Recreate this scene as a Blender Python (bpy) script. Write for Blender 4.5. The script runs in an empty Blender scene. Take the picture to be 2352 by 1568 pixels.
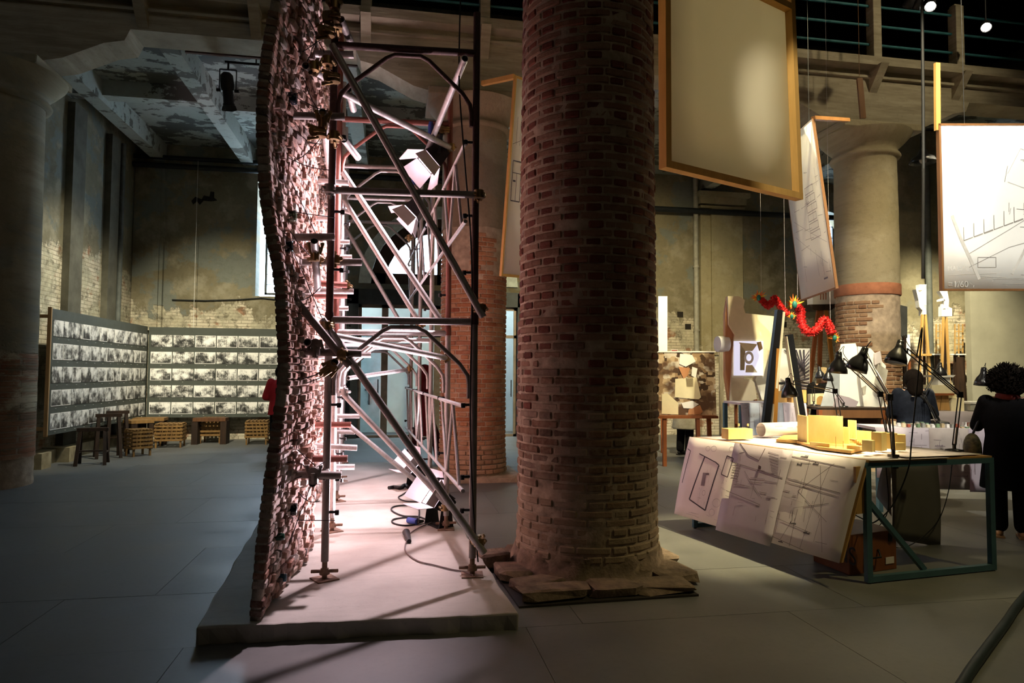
import bpy, bmesh, math, random
from mathutils import Vector, Matrix, Euler, noise as mnoise
random.seed(7)
SC = bpy.context.scene
COL = SC.collection
R = math.radians
V = Vector

# ------------------------------------------------------------------ camera
FPX, W, H = 1550.0, 2352.0, 1568.0
CAMZ = 1.5
CAM_ROT = (Euler((0, 0, R(-10.0))).to_matrix() @ Euler((R(90 + 2.73), 0, 0)).to_matrix() @ Euler((0, 0, R(0.35))).to_matrix())
cam_d = bpy.data.cameras.new('camera')
cam_d.sensor_width = 36.0
cam_d.lens = FPX / W * 36.0
cam_d.clip_start = 0.05
cam = bpy.data.objects.new('camera', cam_d)
COL.objects.link(cam)
cam.location = (0, 0, CAMZ)
cam.rotation_euler = CAM_ROT.to_euler()
SC.camera = cam

# ------------------------------------------------------------------ world, exposure
wd = bpy.data.worlds.new('world')
SC.world = wd
wd.use_nodes = True
wd.node_tree.nodes['Background'].inputs[0].default_value = (0.70, 0.85, 1.0, 1)
wd.node_tree.nodes['Background'].inputs[1].default_value = 10.0
SC.view_settings.view_transform = 'Standard'
SC.view_settings.look = 'None'
SC.view_settings.gamma = 1.0
SC.view_settings.use_curve_mapping = False
SC.view_settings.exposure = 1.0
SC.cycles.use_denoising = True
SC.cycles.max_bounces = 6
SC.cycles.diffuse_bounces = 4
SC.cycles.sample_clamp_indirect = 4.0

def aim(o, target):
    o.rotation_euler = (V(target) - V(o.location)).to_track_quat('-Z', 'Y').to_euler()

def lamp(kind, name, loc, target, power, col, size=0.1, angle=60, blend=0.5, parent=None, size_y=None):
    d = bpy.data.lights.new(name, kind)
    d.energy = power
    d.color = col
    if kind == 'SPOT':
        d.spot_size = R(angle); d.spot_blend = blend; d.shadow_soft_size = size
    elif kind == 'AREA':
        d.size = size
        if size_y: d.shape = 'RECTANGLE'; d.size_y = size_y
    else:
        d.shadow_soft_size = size
    o = bpy.data.objects.new(name, d)
    COL.objects.link(o)
    o.location = loc
    if target is not None: aim(o, target)
    if parent is not None:
        o.parent = parent
        o.location = V(loc) - wloc(parent)
    return o

WARM = (1.0, 0.80, 0.45)
GREENWARM = (1.0, 0.86, 0.50)
COOL = (0.60, 0.80, 1.0)
# track spots, with added fill lights among them
lamp('SPOT', 'track_and_fill_spot', (-3.2, 9.0, 5.7), (-3.6, 15.5, 1.85), 1500, (1.0, 0.90, 0.64), .08, 47, 1.0)
lamp('SPOT', 'track_and_fill_spot', (-2.4, 11.2, 5.7), (-5.3, 13.3, 1.8), 560, (1.0, 0.93, 0.70), .08, 66, 1.0)
lamp('SPOT', 'track_and_fill_spot', (5.0, 4.2, 6.6), (3.25, 5.5, 0.9), 2200, (1.0, .84, .46), .06, 21, .8)
lamp('SPOT', 'track_and_fill_spot', (4.6, 0.6, 6.2), (6.3, 5.8, 3.0), 1000, (1.0, .95, .82), .06, 36, .5)
lamp('SPOT', 'track_and_fill_spot', (2.2, 3.2, 6.6), (4.9, 6.6, 3.2), 500, (1.0, .92, .72), .06, 30, .5)
lamp('SPOT', 'track_and_fill_spot', (3.9, 5.6, 6.6), (1.2, 7.9, 3.6), 500, (1.0, .90, .60), .06, 36, .5)
lamp('SPOT', 'track_and_fill_spot', (4.0, 11.6, 4.6), (3.1, 6.0, 4.5), 1300, (1.0, .90, .62), .35, 46, 1.0)
lamp('SPOT', 'track_and_fill_spot', (2.6, 7.4, 6.6), (1.9, 8.0, 0.0), 170, (1.0, .92, .80), .1, 56, 1.0)  # added fill to brighten the floor between slab and near column
lamp('SPOT', 'track_and_fill_spot', (4.8, 5.7, 6.6), (5.3, 9.4, 1.7), 950, (1.0, .88, .52), .06, 44, .9)
lamp('SPOT', 'track_and_fill_spot', (9.0, 4.5, 8.6), (7.4, 9.6, 6.4), 260, (1.0, .86, .56), .1, 62, 1.0)
lamp('SPOT', 'track_and_fill_spot', (4.2, 8.4, 5.9), (5.4, 15.4, 1.4), 1600, (1.0, .84, .50), .08, 75, 1.0)
lamp('SPOT', 'track_and_fill_spot', (7.4, 5.4, 6.6), (8.4, 10.4, 0.8), 480, (1.0, .86, .55), .08, 62, .9)
lamp('SPOT', 'track_and_fill_spot', (4.8, 4.6, 6.6), (6.0, 8.2, 1.2), 1200, (1.0, .88, .60), .06, 40, .9)
lamp('SPOT', 'track_and_fill_spot', (8.8, 9.4, 5.4), (10.7, 11.9, 1.5), 1200, (1.0, .88, .58), .08, 60, 1.0)
lamp('SPOT', 'track_and_fill_spot', (5.8, 2.4, 6.6), (3.4, 3.3, 0.0), 230, (1.0, .82, .36), .08, 50, .9)
lamp('AREA', 'hall_fill', (3.0, -1.5, 8.5), (2.5, 6.0, 2.5), 8, (1.0, .84, .55), 2.5)  # added ambient fill high behind the camera, not a fixture of the hall
lamp('AREA', 'hall_fill', (-3.5, 5.0, 8.5), (-3.5, 12.0, 3.0), 5, (.85, .92, 1.0), 2.5)  # second added ambient fill, cooler, over the left bay
lamp('SPOT', 'track_and_fill_spot', (-1.6, 8.6, 6.4), (-2.7, 12.6, 0.0), 130, (.62, .82, 1.0), .3, 58, 1.0)  # added cool fill imitating daylight on the left floor

def srgb(h):
    h = h.lstrip('#')
    c = [int(h[i:i + 2], 16) / 255 for i in (0, 2, 4)]
    return tuple(x / 12.92 if x <= .04045 else ((x + .055) / 1.055) ** 2.4 for x in c)

# ------------------------------------------------------------------ pixel helper (survey of the photograph -> world points)
def ray(px, py):
    return CAM_ROT @ V(((px - W / 2) / FPX, -(py - H / 2) / FPX, -1.0))
def at(px, py, Y):
    d = ray(px, py); return V((0, 0, CAMZ)) + d * (Y / d.y)
def atz(px, py, z):
    d = ray(px, py); return V((0, 0, CAMZ)) + d * ((z - CAMZ) / d.z)
def project(p):
    q = CAM_ROT.transposed() @ (V(p) - V((0, 0, CAMZ)))
    if q.z >= -.01: return None
    return (W / 2 + FPX * q.x / -q.z, H / 2 - FPX * q.y / -q.z, -q.z)

# ------------------------------------------------------------------ object helpers
def wloc(o):
    p = V((0, 0, 0))
    while o is not None:
        p += V(o.location); o = o.parent
    return p

def thing(name, label, cat, loc=(0, 0, 0), group=None):
    o = bpy.data.objects.new(name, None)
    o.empty_display_size = .1
    COL.objects.link(o)
    o.location = loc
    o['label'] = label; o['category'] = cat
    if group: o['group'] = group
    return o

def tag(o, label, cat, group=None):
    o['label'] = label; o['category'] = cat
    if group: o['group'] = group
    return o

class MB:
    def __init__(s): s.v = []; s.f = []; s.sm = []
    def add(s, vs, fs, smooth=False):
        b = len(s.v); s.v += [V(x) for x in vs]
        s.f += [tuple(i + b for i in f) for f in fs]; s.sm += [smooth] * len(fs); return s
    def box(s, c, size, rot=None):
        x, y, z = [q / 2 for q in size]
        vs = [V((i, j, k)) for i in (-x, x) for j in (-y, y) for k in (-z, z)]
        if rot is not None: vs = [rot @ q for q in vs]
        c = V(c)
        return s.add([q + c for q in vs], [(0, 1, 3, 2), (4, 6, 7, 5), (0, 4, 5, 1), (2, 3, 7, 6), (0, 2, 6, 4), (1, 5, 7, 3)])
    def b2(s, lo, hi):
        lo, hi = V(lo), V(hi); return s.box((lo + hi) / 2, hi - lo)
    def bar(s, a, b, w, h=None, up=(0, 0, 1)):
        a, b = V(a), V(b); h = h or w; d = b - a; L = d.length
        z = d.normalized(); u = V(up)
        if abs(z.dot(u)) > .98: u = V((0, 1, 0))
        x = u.cross(z).normalized(); y = z.cross(x)
        m = Matrix((x, y, z)).transposed()
        return s.box((a + b) / 2, (w, h, L), m)
    def cyl(s, a, b, r, n=10, r2=None, cap=True):
        a, b = V(a), V(b); r2 = r if r2 is None else r2
        z = (b - a).normalized(); u = V((0, 0, 1)) if abs(z.z) < .95 else V((1, 0, 0))
        x = u.cross(z).normalized(); y = z.cross(x)
        vs = []
        for p, q in ((a, r), (b, r2)):
            for i in range(n):
                t = 2 * math.pi * i / n; vs.append(p + (x * math.cos(t) + y * math.sin(t)) * q)
        s.add(vs, [(i, (i + 1) % n, n + (i + 1) % n, n + i) for i in range(n)], True)
        if cap: s.add(vs, [tuple(range(n))[::-1], tuple(range(n, 2 * n))])
        return s
    def pipe(s, a, b, r, n=12, wall=.004):          # open tube with visible bore
        a, b = V(a), V(b); s.cyl(a, b, r, n, cap=False)
        d = (b - a).normalized(); ri = r - wall
        z = d; u = V((0, 0, 1)) if abs(z.z) < .95 else V((1, 0, 0))
        x = u.cross(z).normalized(); y = z.cross(x)
        for p, sg in ((a, 1), (b, -1)):
            vs = []
            for q, off in ((r, 0), (ri, 0), (ri, .12)):
                for i in range(n):
                    t = 2 * math.pi * i / n; vs.append(p + d * off * sg + (x * math.cos(t) + y * math.sin(t)) * q)
            s.add(vs, [(k * n + i, k * n + (i + 1) % n, (k + 1) * n + (i + 1) % n, (k + 1) * n + i) for k in (0, 1) for i in range(n)])
            s.add(vs[2 * n:], [tuple(range(n))])
        return s
    def tube(s, pts, r, n=8, closed=False):
        pts = [V(p) for p in pts]; m = len(pts); rings = []
        prev = None
        for i, p in enumerate(pts):
            d = (pts[min(i + 1, m - 1)] - pts[max(i - 1, 0)])
            if d.length < 1e-9: d = V((0, 0, 1))
            d.normalize()
            if prev is None:
                u = V((0, 0, 1)) if abs(d.z) < .9 else V((1, 0, 0)); x = u.cross(d).normalized()
            else:
                x = (prev - d * prev.dot(d))
                x = x.normalized() if x.length > 1e-6 else d.orthogonal().normalized()
            prev = x; y = d.cross(x)
            rr = r[i] if isinstance(r, (list, tuple)) else r
            rings.append([p + (x * math.cos(2 * math.pi * k / n) + y * math.sin(2 * math.pi * k / n)) * rr for k in range(n)])
        vs = [q for g in rings for q in g]
        s.add(vs, [(i * n + k, i * n + (k + 1) % n, (i + 1) * n + (k + 1) % n, (i + 1) * n + k) for i in range(m - 1) for k in range(n)], True)
        s.add(rings[0] + rings[-1], [tuple(range(n))[::-1], tuple(range(n, 2 * n))])
        return s
    def lathe(s, c, prof, n=20, axis=None, cap=True, smooth=True):
        c = V(c); m = axis if axis is not None else Matrix.Identity(3); vs = []
        for (r, z) in prof:
            for i in range(n):
                t = 2 * math.pi * i / n; vs.append(c + m @ V((r * math.cos(t), r * math.sin(t), z)))
        k = len(prof)
        s.add(vs, [(j * n + i, j * n + (i + 1) % n, (j + 1) * n + (i + 1) % n, (j + 1) * n + i) for j in range(k - 1) for i in range(n)], smooth)
        if cap: s.add(vs[:n] + vs[-n:], [tuple(range(n))[::-1], tuple(range(n, 2 * n))])
        return s
    def prism(s, poly, a, ax1, ax2, ax3, t):         # poly in plane (ax1,ax2) extruded along ax3 by t
        a, ax1, ax2, ax3 = V(a), V(ax1), V(ax2), V(ax3); n = len(poly)
        lo = [a + ax1 * p[0] + ax2 * p[1] for p in poly]; hi = [p + ax3 * t for p in lo]
        return s.add(lo + hi, [tuple(range(n))[::-1], tuple(range(n, 2 * n))] + [(i, (i + 1) % n, n + (i + 1) % n, n + i) for i in range(n)])
    def quad(s, a, b, c, d): return s.add([a, b, c, d], [(0, 1, 2, 3)])
    def grid(s, fn, nu, nv, smooth=True):
        vs = [V(fn(i / nu, j / nv)) for j in range(nv + 1) for i in range(nu + 1)]
        w = nu + 1
        return s.add(vs, [(j * w + i, j * w + i + 1, (j + 1) * w + i + 1, (j + 1) * w + i) for j in range(nv) for i in range(nu)], smooth)
    def sphere(s, c, r, nu=12, nv=8, sc=(1, 1, 1), rot=None):
        c = V(c); vs = []
        for j in range(nv + 1):
            ph = math.pi * j / nv
            for i in range(nu):
                t = 2 * math.pi * i / nu
                q = V((math.sin(ph) * math.cos(t) * r * sc[0], math.sin(ph) * math.sin(t) * r * sc[1], math.cos(ph) * r * sc[2]))
                vs.append(c + (rot @ q if rot is not None else q))
        return s.add(vs, [(j * nu + i, (j + 1) * nu + i, (j + 1) * nu + (i + 1) % nu, j * nu + (i + 1) % nu) for j in range(nv) for i in range(nu)], True)
    def capsule(s, a, b, r1, r2, n=12):
        a, b = V(a), V(b); s.cyl(a, b, r1, n, r2); s.sphere(a, r1, n, 8); s.sphere(b, r2, n, 8); return s
    def mesh(s, name, off=V((0, 0, 0))):
        me = bpy.data.meshes.new(name)
        me.from_pydata([tuple(q - off) for q in s.v], [], s.f)
        me.polygons.foreach_set('use_smooth', s.sm)
        me.update(); return me
    def build(s, name, mat, parent=None):
        off = wloc(parent) if parent is not None else V((0, 0, 0))
        o = bpy.data.objects.new(name, s.mesh(name, off))
        if mat is not None: o.data.materials.append(mat)
        COL.objects.link(o)
        if parent is not None: o.parent = parent
        return o

def at_base(o, base):
    """move a mesh object's origin to its base point, keeping the shape in place"""
    base = V(base)
    o.data.transform(Matrix.Translation(-base)); o.location = base
    return o

def solo(name, mb, mat, label, cat, group=None):
    o = mb.build(name, mat)
    xs = [q.x for q in mb.v]; ys = [q.y for q in mb.v]; zs = [q.z for q in mb.v]
    at_base(o, ((min(xs) + max(xs)) / 2, (min(ys) + max(ys)) / 2, min(zs)))
    return tag(o, label, cat, group)

def struct(name, mb, mat, label=None):
    o = mb.build(name, mat); o['kind'] = 'structure'
    if label: o['label'] = label
    return o

def solidify(o, t, offset=0):
    m = o.modifiers.new('thickness', 'SOLIDIFY'); m.thickness = t; m.offset = offset; return o
def bevel(o, w, seg=2):
    m = o.modifiers.new('bevel', 'BEVEL'); m.width = w; m.segments = seg; m.limit_method = 'ANGLE'; return o
def remesh(o, vox, smooth=4):
    m = o.modifiers.new('remesh', 'REMESH'); m.mode = 'VOXEL'; m.voxel_size = vox; m.use_smooth_shade = True
    if smooth:
        k = o.modifiers.new('smooth', 'SMOOTH'); k.iterations = smooth; k.factor = .5
    return o

# ------------------------------------------------------------------ materials
MATS = {}
class NT:
    def __init__(s, name):
        s.m = bpy.data.materials.new(name); s.m.use_nodes = True
        s.t = s.m.node_tree; s.n = s.t.nodes; s.b = s.n['Principled BSDF']
    def new(s, typ, **kw):
        q = s.n.new(typ)
        for k, v in kw.items(): setattr(q, k, v)
        return q
    def ln(s, a, b): s.t.links.new(a, b)
    def val(s, sock, v):
        if hasattr(v, 'is_linked') or isinstance(v, bpy.types.NodeSocket): s.ln(v, sock)
        else: sock.default_value = v
    def math(s, op, a, b=None, clamp=False):
        q = s.new('ShaderNodeMath', operation=op); q.use_clamp = clamp
        s.val(q.inputs[0], a)
        if b is not None: s.val(q.inputs[1], b)
        return q.outputs[0]
    def mix(s, f, a, b, typ='MIX'):
        q = s.new('ShaderNodeMix', data_type='RGBA', blend_type=typ)
        s.val(q.inputs[0], f)
        s.val(q.inputs[6], a if not isinstance(a, tuple) else (*a[:3], 1)); s.val(q.inputs[7], b if not isinstance(b, tuple) else (*b[:3], 1))
        return q.outputs[2]
    def pos(s): return s.new('ShaderNodeNewGeometry').outputs['Position']
    def sep(s, v):
        q = s.new('ShaderNodeSeparateXYZ'); s.ln(v, q.inputs[0]); return q.outputs
    def comb(s, x, y, z):
        q = s.new('ShaderNodeCombineXYZ')
        for i, v in enumerate((x, y, z)): s.val(q.inputs[i], v)
        return q.outputs[0]
    def vmul(s, v, k):
        q = s.new('ShaderNodeVectorMath', operation='MULTIPLY'); s.ln(v, q.inputs[0]); q.inputs[1].default_value = k; return q.outputs[0]
    def noise(s, vec, scale, detail=4, rough=.55, w=None):
        q = s.new('ShaderNodeTexNoise')
        if w is not None: q.noise_dimensions = '4D'; s.val(q.inputs['W'], w)
        s.ln(vec, q.inputs['Vector']); q.inputs['Scale'].default_value = scale
        q.inputs['Detail'].default_value = detail; q.inputs['Roughness'].default_value = rough
        return q.outputs['Fac']
    def ramp(s, f, stops, interp='LINEAR'):
        q = s.new('ShaderNodeValToRGB'); q.color_ramp.interpolation = interp
        e = q.color_ramp.elements
        while len(e) < len(stops): e.new(.5)
        for i, (p, c) in enumerate(stops):
            e[i].position = p; e[i].color = (*c[:3], 1) if isinstance(c, tuple) else (c, c, c, 1)
        s.ln(f, q.inputs[0]); return q.outputs[0]
    def step(s, f, a, b): return s.ramp(f, [(a, 0.0), (b, 1.0)])
    def rnd(s):
        a = s.new('ShaderNodeObjectInfo').outputs['Random']; b = s.new('ShaderNodeNewGeometry').outputs['Random Per Island']
        return s.math('FRACT', s.math('ADD', a, b))
    def bump(s, h, strength=.4, dist=.01):
        q = s.new('ShaderNodeBump'); q.inputs['Strength'].default_value = strength; q.inputs['Distance'].default_value = dist
        s.ln(h, q.inputs['Height']); s.ln(q.outputs[0], s.b.inputs['Normal'])
    def out(s, col=None, rough=.7, metal=0.0, spec=.3):
        if col is not None: s.val(s.b.inputs['Base Color'], col if not isinstance(col, tuple) else (*col[:3], 1))
        s.val(s.b.inputs['Roughness'], rough); s.val(s.b.inputs['Metallic'], metal)
        s.b.inputs['Specular IOR Level'].default_value = spec
        return s.m

def mul(c, k): return tuple(min(1, x * k) for x in c[:3])

def P(name, col, rough=.6, metal=0.0, var=.25, scale=6.0, bump=0.0, spec=.3, rnd=0.0, stretch=None):
    if name in MATS: return MATS[name]
    if isinstance(col, str): col = srgb(col)
    n = NT(name); p = n.pos()
    if stretch: p = n.vmul(p, stretch)
    f = n.noise(p, scale, 5, .6)
    c = n.mix(n.step(f, .3, .7), mul(col, 1 - var), mul(col, 1 + var))
    if rnd:
        c = n.mix(n.rnd(), n.mix(1.0, c, (1 - rnd,) * 3, 'MULTIPLY'), c)
    if bump: n.bump(n.noise(p, scale * 4, 4), bump, .01)
    MATS[name] = n.out(c, rough, metal, spec); return MATS[name]

def E(name, col, strength):
    if name in MATS: return MATS[name]
    n = NT(name); n.out((0.8, .8, .8), .5)
    n.b.inputs['Emission Color'].default_value = (*col, 1); n.b.inputs['Emission Strength'].default_value = strength
    MATS[name] = n.m; return n.m

def wood(name, c1, c2, rough=.5, axis=(1, 1, .12), scale=14, rnd=.2):
    if name in MATS: return MATS[name]
    n = NT(name); p = n.vmul(n.pos(), axis)
    f = n.noise(p, scale, 6, .65)
    c = n.mix(n.step(f, .3, .72), srgb(c1), srgb(c2))
    c = n.mix(n.math('MULTIPLY', n.rnd(), rnd), c, srgb(c1))
    MATS[name] = n.out(c, rough, 0, .3); return MATS[name]

def brick_mat(name, stops, dust, dustz=None, rough=.85, dustamt=.35):
    if name in MATS: return MATS[name]
    n = NT(name); p = n.pos(); r = n.rnd()
    c = n.ramp(r, stops)
    f = n.noise(p, 22, 5, .65)
    c = n.mix(n.math('MULTIPLY', n.step(f, .42, .75), dustamt), c, dust)
    g = n.noise(p, 60, 3)
    c = n.mix(n.math('MULTIPLY', n.step(g, .55, .8), .45), c, mul(stops[0][1], .4))
    if dustz:
        z = n.sep(p)[2]; big = n.noise(p, 3.0, 4)
        zz = n.math('ADD', z, n.math('MULTIPLY', big, -1.2))
        k = n.ramp(n.math('ADD', n.math('MULTIPLY', zz, .5), .5), [(dustz[0], .75), (dustz[1], 0.0)])
        c = n.mix(k, c, dust)
    n.bump(n.noise(p, 70, 4, .7), .6, .012)
    MATS[name] = n.out(c, rough, 0, .2); return MATS[name]

def wall_mat(name, axis, tones, brickz, seed=0.0, brick=((.62, .56, .43), (.48, .42, .31), (.30, .26, .19)), grey=(.17, .19, .17), peel=.5):
    """old plaster over whitewashed brick; axis 0 = wall runs along x, 1 = along y"""
    n = NT(name); p = n.pos(); s = n.sep(p)
    u = s[axis]; z = s[2]
    q = n.comb(u, z, seed)
    big = n.noise(q, .55, 5, .6); mid = n.noise(q, 1.7, 6, .62); fine = n.noise(q, 9, 6, .7); spk = n.noise(q, 30, 4, .7)
    c = n.mix(n.step(big, .38, .62), tones[0], tones[1])
    c = n.mix(n.math('MULTIPLY', n.step(mid, .5, .62), .75), c, tones[2])
    c = n.mix(n.math('MULTIPLY', n.step(n.noise(n.comb(u, z, seed + 7), .9, 6, .65), .52, .56), peel), c, grey)
    c = n.mix(n.math('MULTIPLY', n.step(fine, .5, .75), .35), c, mul(tones[0], .5))
    bt = n.new('ShaderNodeTexBrick'); n.ln(q, bt.inputs['Vector'])
    bt.inputs['Scale'].default_value = 1.0; bt.inputs['Brick Width'].default_value = .27; bt.inputs['Row Height'].default_value = .072
    bt.inputs['Mortar Size'].default_value = .008; bt.inputs['Mortar Smooth'].default_value = .4; bt.inputs['Bias'].default_value = -.1
    bt.inputs['Color1'].default_value = (*brick[0], 1); bt.inputs['Color2'].default_value = (*brick[1], 1); bt.inputs['Mortar'].default_value = (*brick[2], 1)
    bc = n.mix(n.math('MULTIPLY', n.step(fine, .45, .7), .6), bt.outputs['Color'], mul(brick[0], .95))
    bc = n.mix(n.math('MULTIPLY', n.step(n.noise(n.comb(u, z, seed + 3), 2.6, 5), .56, .62), .8), bc, srgb('#8a5a3c'))
    bc = n.mix(n.math('MULTIPLY', n.step(n.noise(n.comb(u, z, seed + 5), 1.6, 7, .72), .47, .53), .9), bc, n.mix(n.step(n.noise(n.comb(u, z, seed + 9), 4.0, 6, .7), .4, .6), mul(tones[2], .9), mul(tones[2], 1.5)))
    bc = n.mix(n.math('MULTIPLY', n.step(n.noise(n.comb(u, z, seed + 13), 5.0, 6, .75), .55, .6), .6), bc, mul(tones[0], .55))
    h = n.math('ADD', z, n.math('MULTIPLY', n.math('SUBTRACT', n.noise(n.comb(u, n.math('MULTIPLY', z, .6), seed + 1), 1.1, 7, .65), .5), 2.6))
    k = n.ramp(n.math('MULTIPLY', h, .125), [(brickz / 8 - .004, 1.0), (brickz / 8 + .004, 0.0)])
    c = n.mix(k, c, bc)
    c = n.mix(n.math('MULTIPLY', n.step(spk, .62, .72), .5), c, mul(tones[0], .35))
    hgt = n.math('ADD', n.math('MULTIPLY', n.math('MULTIPLY', bt.outputs['Fac'], -1.0), k), n.math('ADD', n.math('MULTIPLY', fine, .9), n.math('MULTIPLY', k, -.8)))
    n.bump(hgt, .7, .02)
    MATS[name] = n.out(c, .9, 0, .15); return n.m

def peel_mat(name, c_paint, c_under, thr=.5, scale=3.0):
    n = NT(name); p = n.pos()
    f = n.noise(n.vmul(p, (.7, 1, 1)), scale, 7, .68); g = n.noise(p, scale * .22, 3)
    k = n.step(n.math('ADD', f, n.math('MULTIPLY', n.math('SUBTRACT', g, .5), .5)), thr - .012, thr + .012)
    c = n.mix(k, c_under, c_paint)
    c = n.mix(n.math('MULTIPLY', n.noise(p, 12, 4), .35), c, mul(c_under, .7))
    n.bump(k, .5, .01)
    MATS[name] = n.out(c, .9, 0, .15); return n.m
# ================================================================== SETTING
YB = 16.0          # back wall plane
XL = -5.65         # left wall plane
YC = 9.9           # row of far columns
n_ = NT('floor_stone'); p_ = n_.pos()
f_ = n_.noise(p_, 1.3, 6, .6); g_ = n_.noise(p_, 25, 4, .6)
c_ = n_.mix(n_.step(f_, .35, .65), (.105, .108, .105), (.165, .165, .155))
c_ = n_.mix(n_.math('MULTIPLY', n_.rnd(), .25), c_, (.10, .105, .10))
c_ = n_.mix(n_.math('MULTIPLY', n_.step(g_, .5, .8), .3), c_, (.085, .085, .082))
n_.bump(g_, .12, .004)
M_FLOOR = n_.out(c_, n_.ramp(f_, [(.3, .42), (.7, .6)]), 0, .4)
M_JOINT = P('floor_joint', (.05, .05, .048), .9)
fl = MB().b2((-7, -5, -.2), (17, 19, -.012)); floor = struct('floor', fl, M_JOINT, 'grey stone hall floor laid in large slabs')
me_cache = {}
sy = -.6; row = 0
while sy < YB:
    h = [.95, 1.25, 1.05, 1.35][row % 4]
    sx = -6.9 + (row % 3) * .55 - .9
    k = 0
    while sx < 12.5:
        w = [1.55, 1.9, 1.7][(row * 2 + k) % 3]
        a, b = max(sx, -6.9), min(sx + w, 12.5)
        y2 = min(sy + h, YB - .02)
        vis = any((q := project((x, y, 0))) and -250 < q[0] < W + 250 and q[1] < H + 500 for x in (a, b) for y in (max(sy, .4), max(y2, .5)))
        if b - a > .15 and vis:
            m = MB().b2((a + .0015, sy + .0015, -.05), (b - .0015, y2 - .0015, random.uniform(-.0008, .0008)))
            m.build('paving_slab', M_FLOOR, floor)
        sx += w; k += 1
    sy += h; row += 1

# back wall --------------------------------------------------------------
def X_at(px, py, Y=YB): return at(px, py, Y).x
wall_back_mat = wall_mat('back_wall_plaster', 0, ((.155, .135, .085), (.235, .205, .13), (.31, .285, .205)), 2.9, 2.0, peel=.8)
left_wall_mat = wall_mat('left_wall_plaster', 1, ((.15, .135, .09), (.22, .20, .135), (.31, .29, .21)), 3.7, 11.0, peel=.85)
M_GREYPL = P('grey_plaster', (.27, .26, .20), .9, var=.12, scale=2)
M_DARK = P('dark_void', (.012, .014, .014), .95)
M_STONE = P('pale_stone', (.45, .42, .34), .85, var=.25, scale=3, bump=.3)

def wall_open(x0, x1, z0, z1, ops, Y, mb, depth=.5):
    xs = sorted({x0, x1, *[o[0] for o in ops], *[o[1] for o in ops]})
    for a, b in zip(xs[:-1], xs[1:]):
        o = next((o for o in ops if o[0] <= a + 1e-6 and b <= o[1] + 1e-6), None)
        def rect(za, zb):
            if zb > za: mb.quad((a, Y, za), (b, Y, za), (b, Y, zb), (a, Y, zb))
        if o is None: rect(z0, z1); continue
        xa, xb, za, zb, arch = o
        rect(z0, za)
        if not arch:
            rect(zb, z1)
            pts = [(xa, za), (xa, zb), (xb, zb), (xb, za)]
        else:
            r = (xb - xa) / 2; cx = (xa + xb) / 2
            arc = [(cx - r * math.cos(math.pi * i / 16), zb - r + r * math.sin(math.pi * i / 16)) for i in range(17)]
            for p, q in zip(arc[:-1], arc[1:]):
                mb.quad((p[0], Y, p[1]), (q[0], Y, q[1]), (q[0], Y, z1), (p[0], Y, z1))
            pts = [(xa, za)] + arc + [(xb, za)]
        for p, q in zip(pts, pts[1:] + pts[:1]):
            mb.quad((p[0], Y, p[1]), (q[0], Y, q[1]), (q[0], Y + depth, q[1]), (p[0], Y + depth, p[1]))

wx1 = X_at(588, 600); wx2 = wx1 + 1.35
wz1, wz2 = at(600, 680, YB).z, at(600, 395, YB).z
dx1, dx2 = X_at(800, 900), X_at(1205, 900)
dz2 = at(900, 668, YB).z
lcx, lr = X_at(1010, 640), 1.62
lz1 = at(900, 652, YB).z; lz2 = lz1 + lr
rx1 = X_at(1862, 600); rx2 = rx1 + 1.0
rz1, rz2 = at(1900, 698, YB).z, at(1915, 486, YB).z
wb = MB()
wall_open(-7, 17, -.05, 10.5, [(wx1, wx2, wz1, wz2, False), (dx1, dx2, -.05, dz2, False), (rx1, rx2, rz1, rz2, True)], YB, wb)
# second layer of openings: lunette above the door opening
wb2 = MB(); wb.v = []; wb.f = []; wb.sm = []
xs_ = [-7, wx1, wx2, dx1, lcx - lr, lcx + lr, dx2, rx1, rx2, 17]
wall_open(-7, dx1, -.05, 10.5, [(wx1, wx2, wz1, wz2, False)], YB, wb)
wall_open(dx2, 17, -.05, 10.5, [(rx1, rx2, rz1, rz2, True)], YB, wb)
wall_open(dx1, dx2, dz2, 10.5, [(lcx - lr, lcx + lr, lz1, lz2, True)], YB, wb)
wb.quad((dx1, YB, -.05), (dx1, YB, dz2), (dx1, YB + .5, dz2), (dx1, YB + .5, -.05))
wb.quad((dx2, YB, -.05), (dx2, YB, dz2), (dx2, YB + .5, dz2), (dx2, YB + .5, -.05))
wall_back = struct('wall_back', wb, wall_back_mat, 'tall back wall of peeling plaster over whitewashed brick')

wl = MB(); wl.quad((XL, -5, -.05), (XL, YB, -.05), (XL, YB, 10.5), (XL, -5, 10.5))
wall_left = struct('wall_left', wl, left_wall_mat, 'left side wall with peeling plaster and bare whitewashed brick')
struct('wall_right', MB().b2((16.5, -5, -.05), (16.7, YB, 10.5)), M_GREYPL)
struct('wall_front', MB().b2((-7, -5.2, -.05), (17, -5, 10.5)), P('front_wall_dark', (.06, .055, .045), .9))
struct('ceiling', MB().b2((-7, -5.2, 10.3), (17, YB, 10.5)), P('roof_boards', (.02, .02, .018), .9, var=.4, scale=2))
# roof beams up in the dark
for i, y in enumerate((5.5, 8.2, 11.4)):
    struct('trim_%d' % (i + 1), MB().b2((-7, y, 9.6), (17, y + .28, 10.0)), P('roof_timber', (.035, .03, .022), .9))

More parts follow.
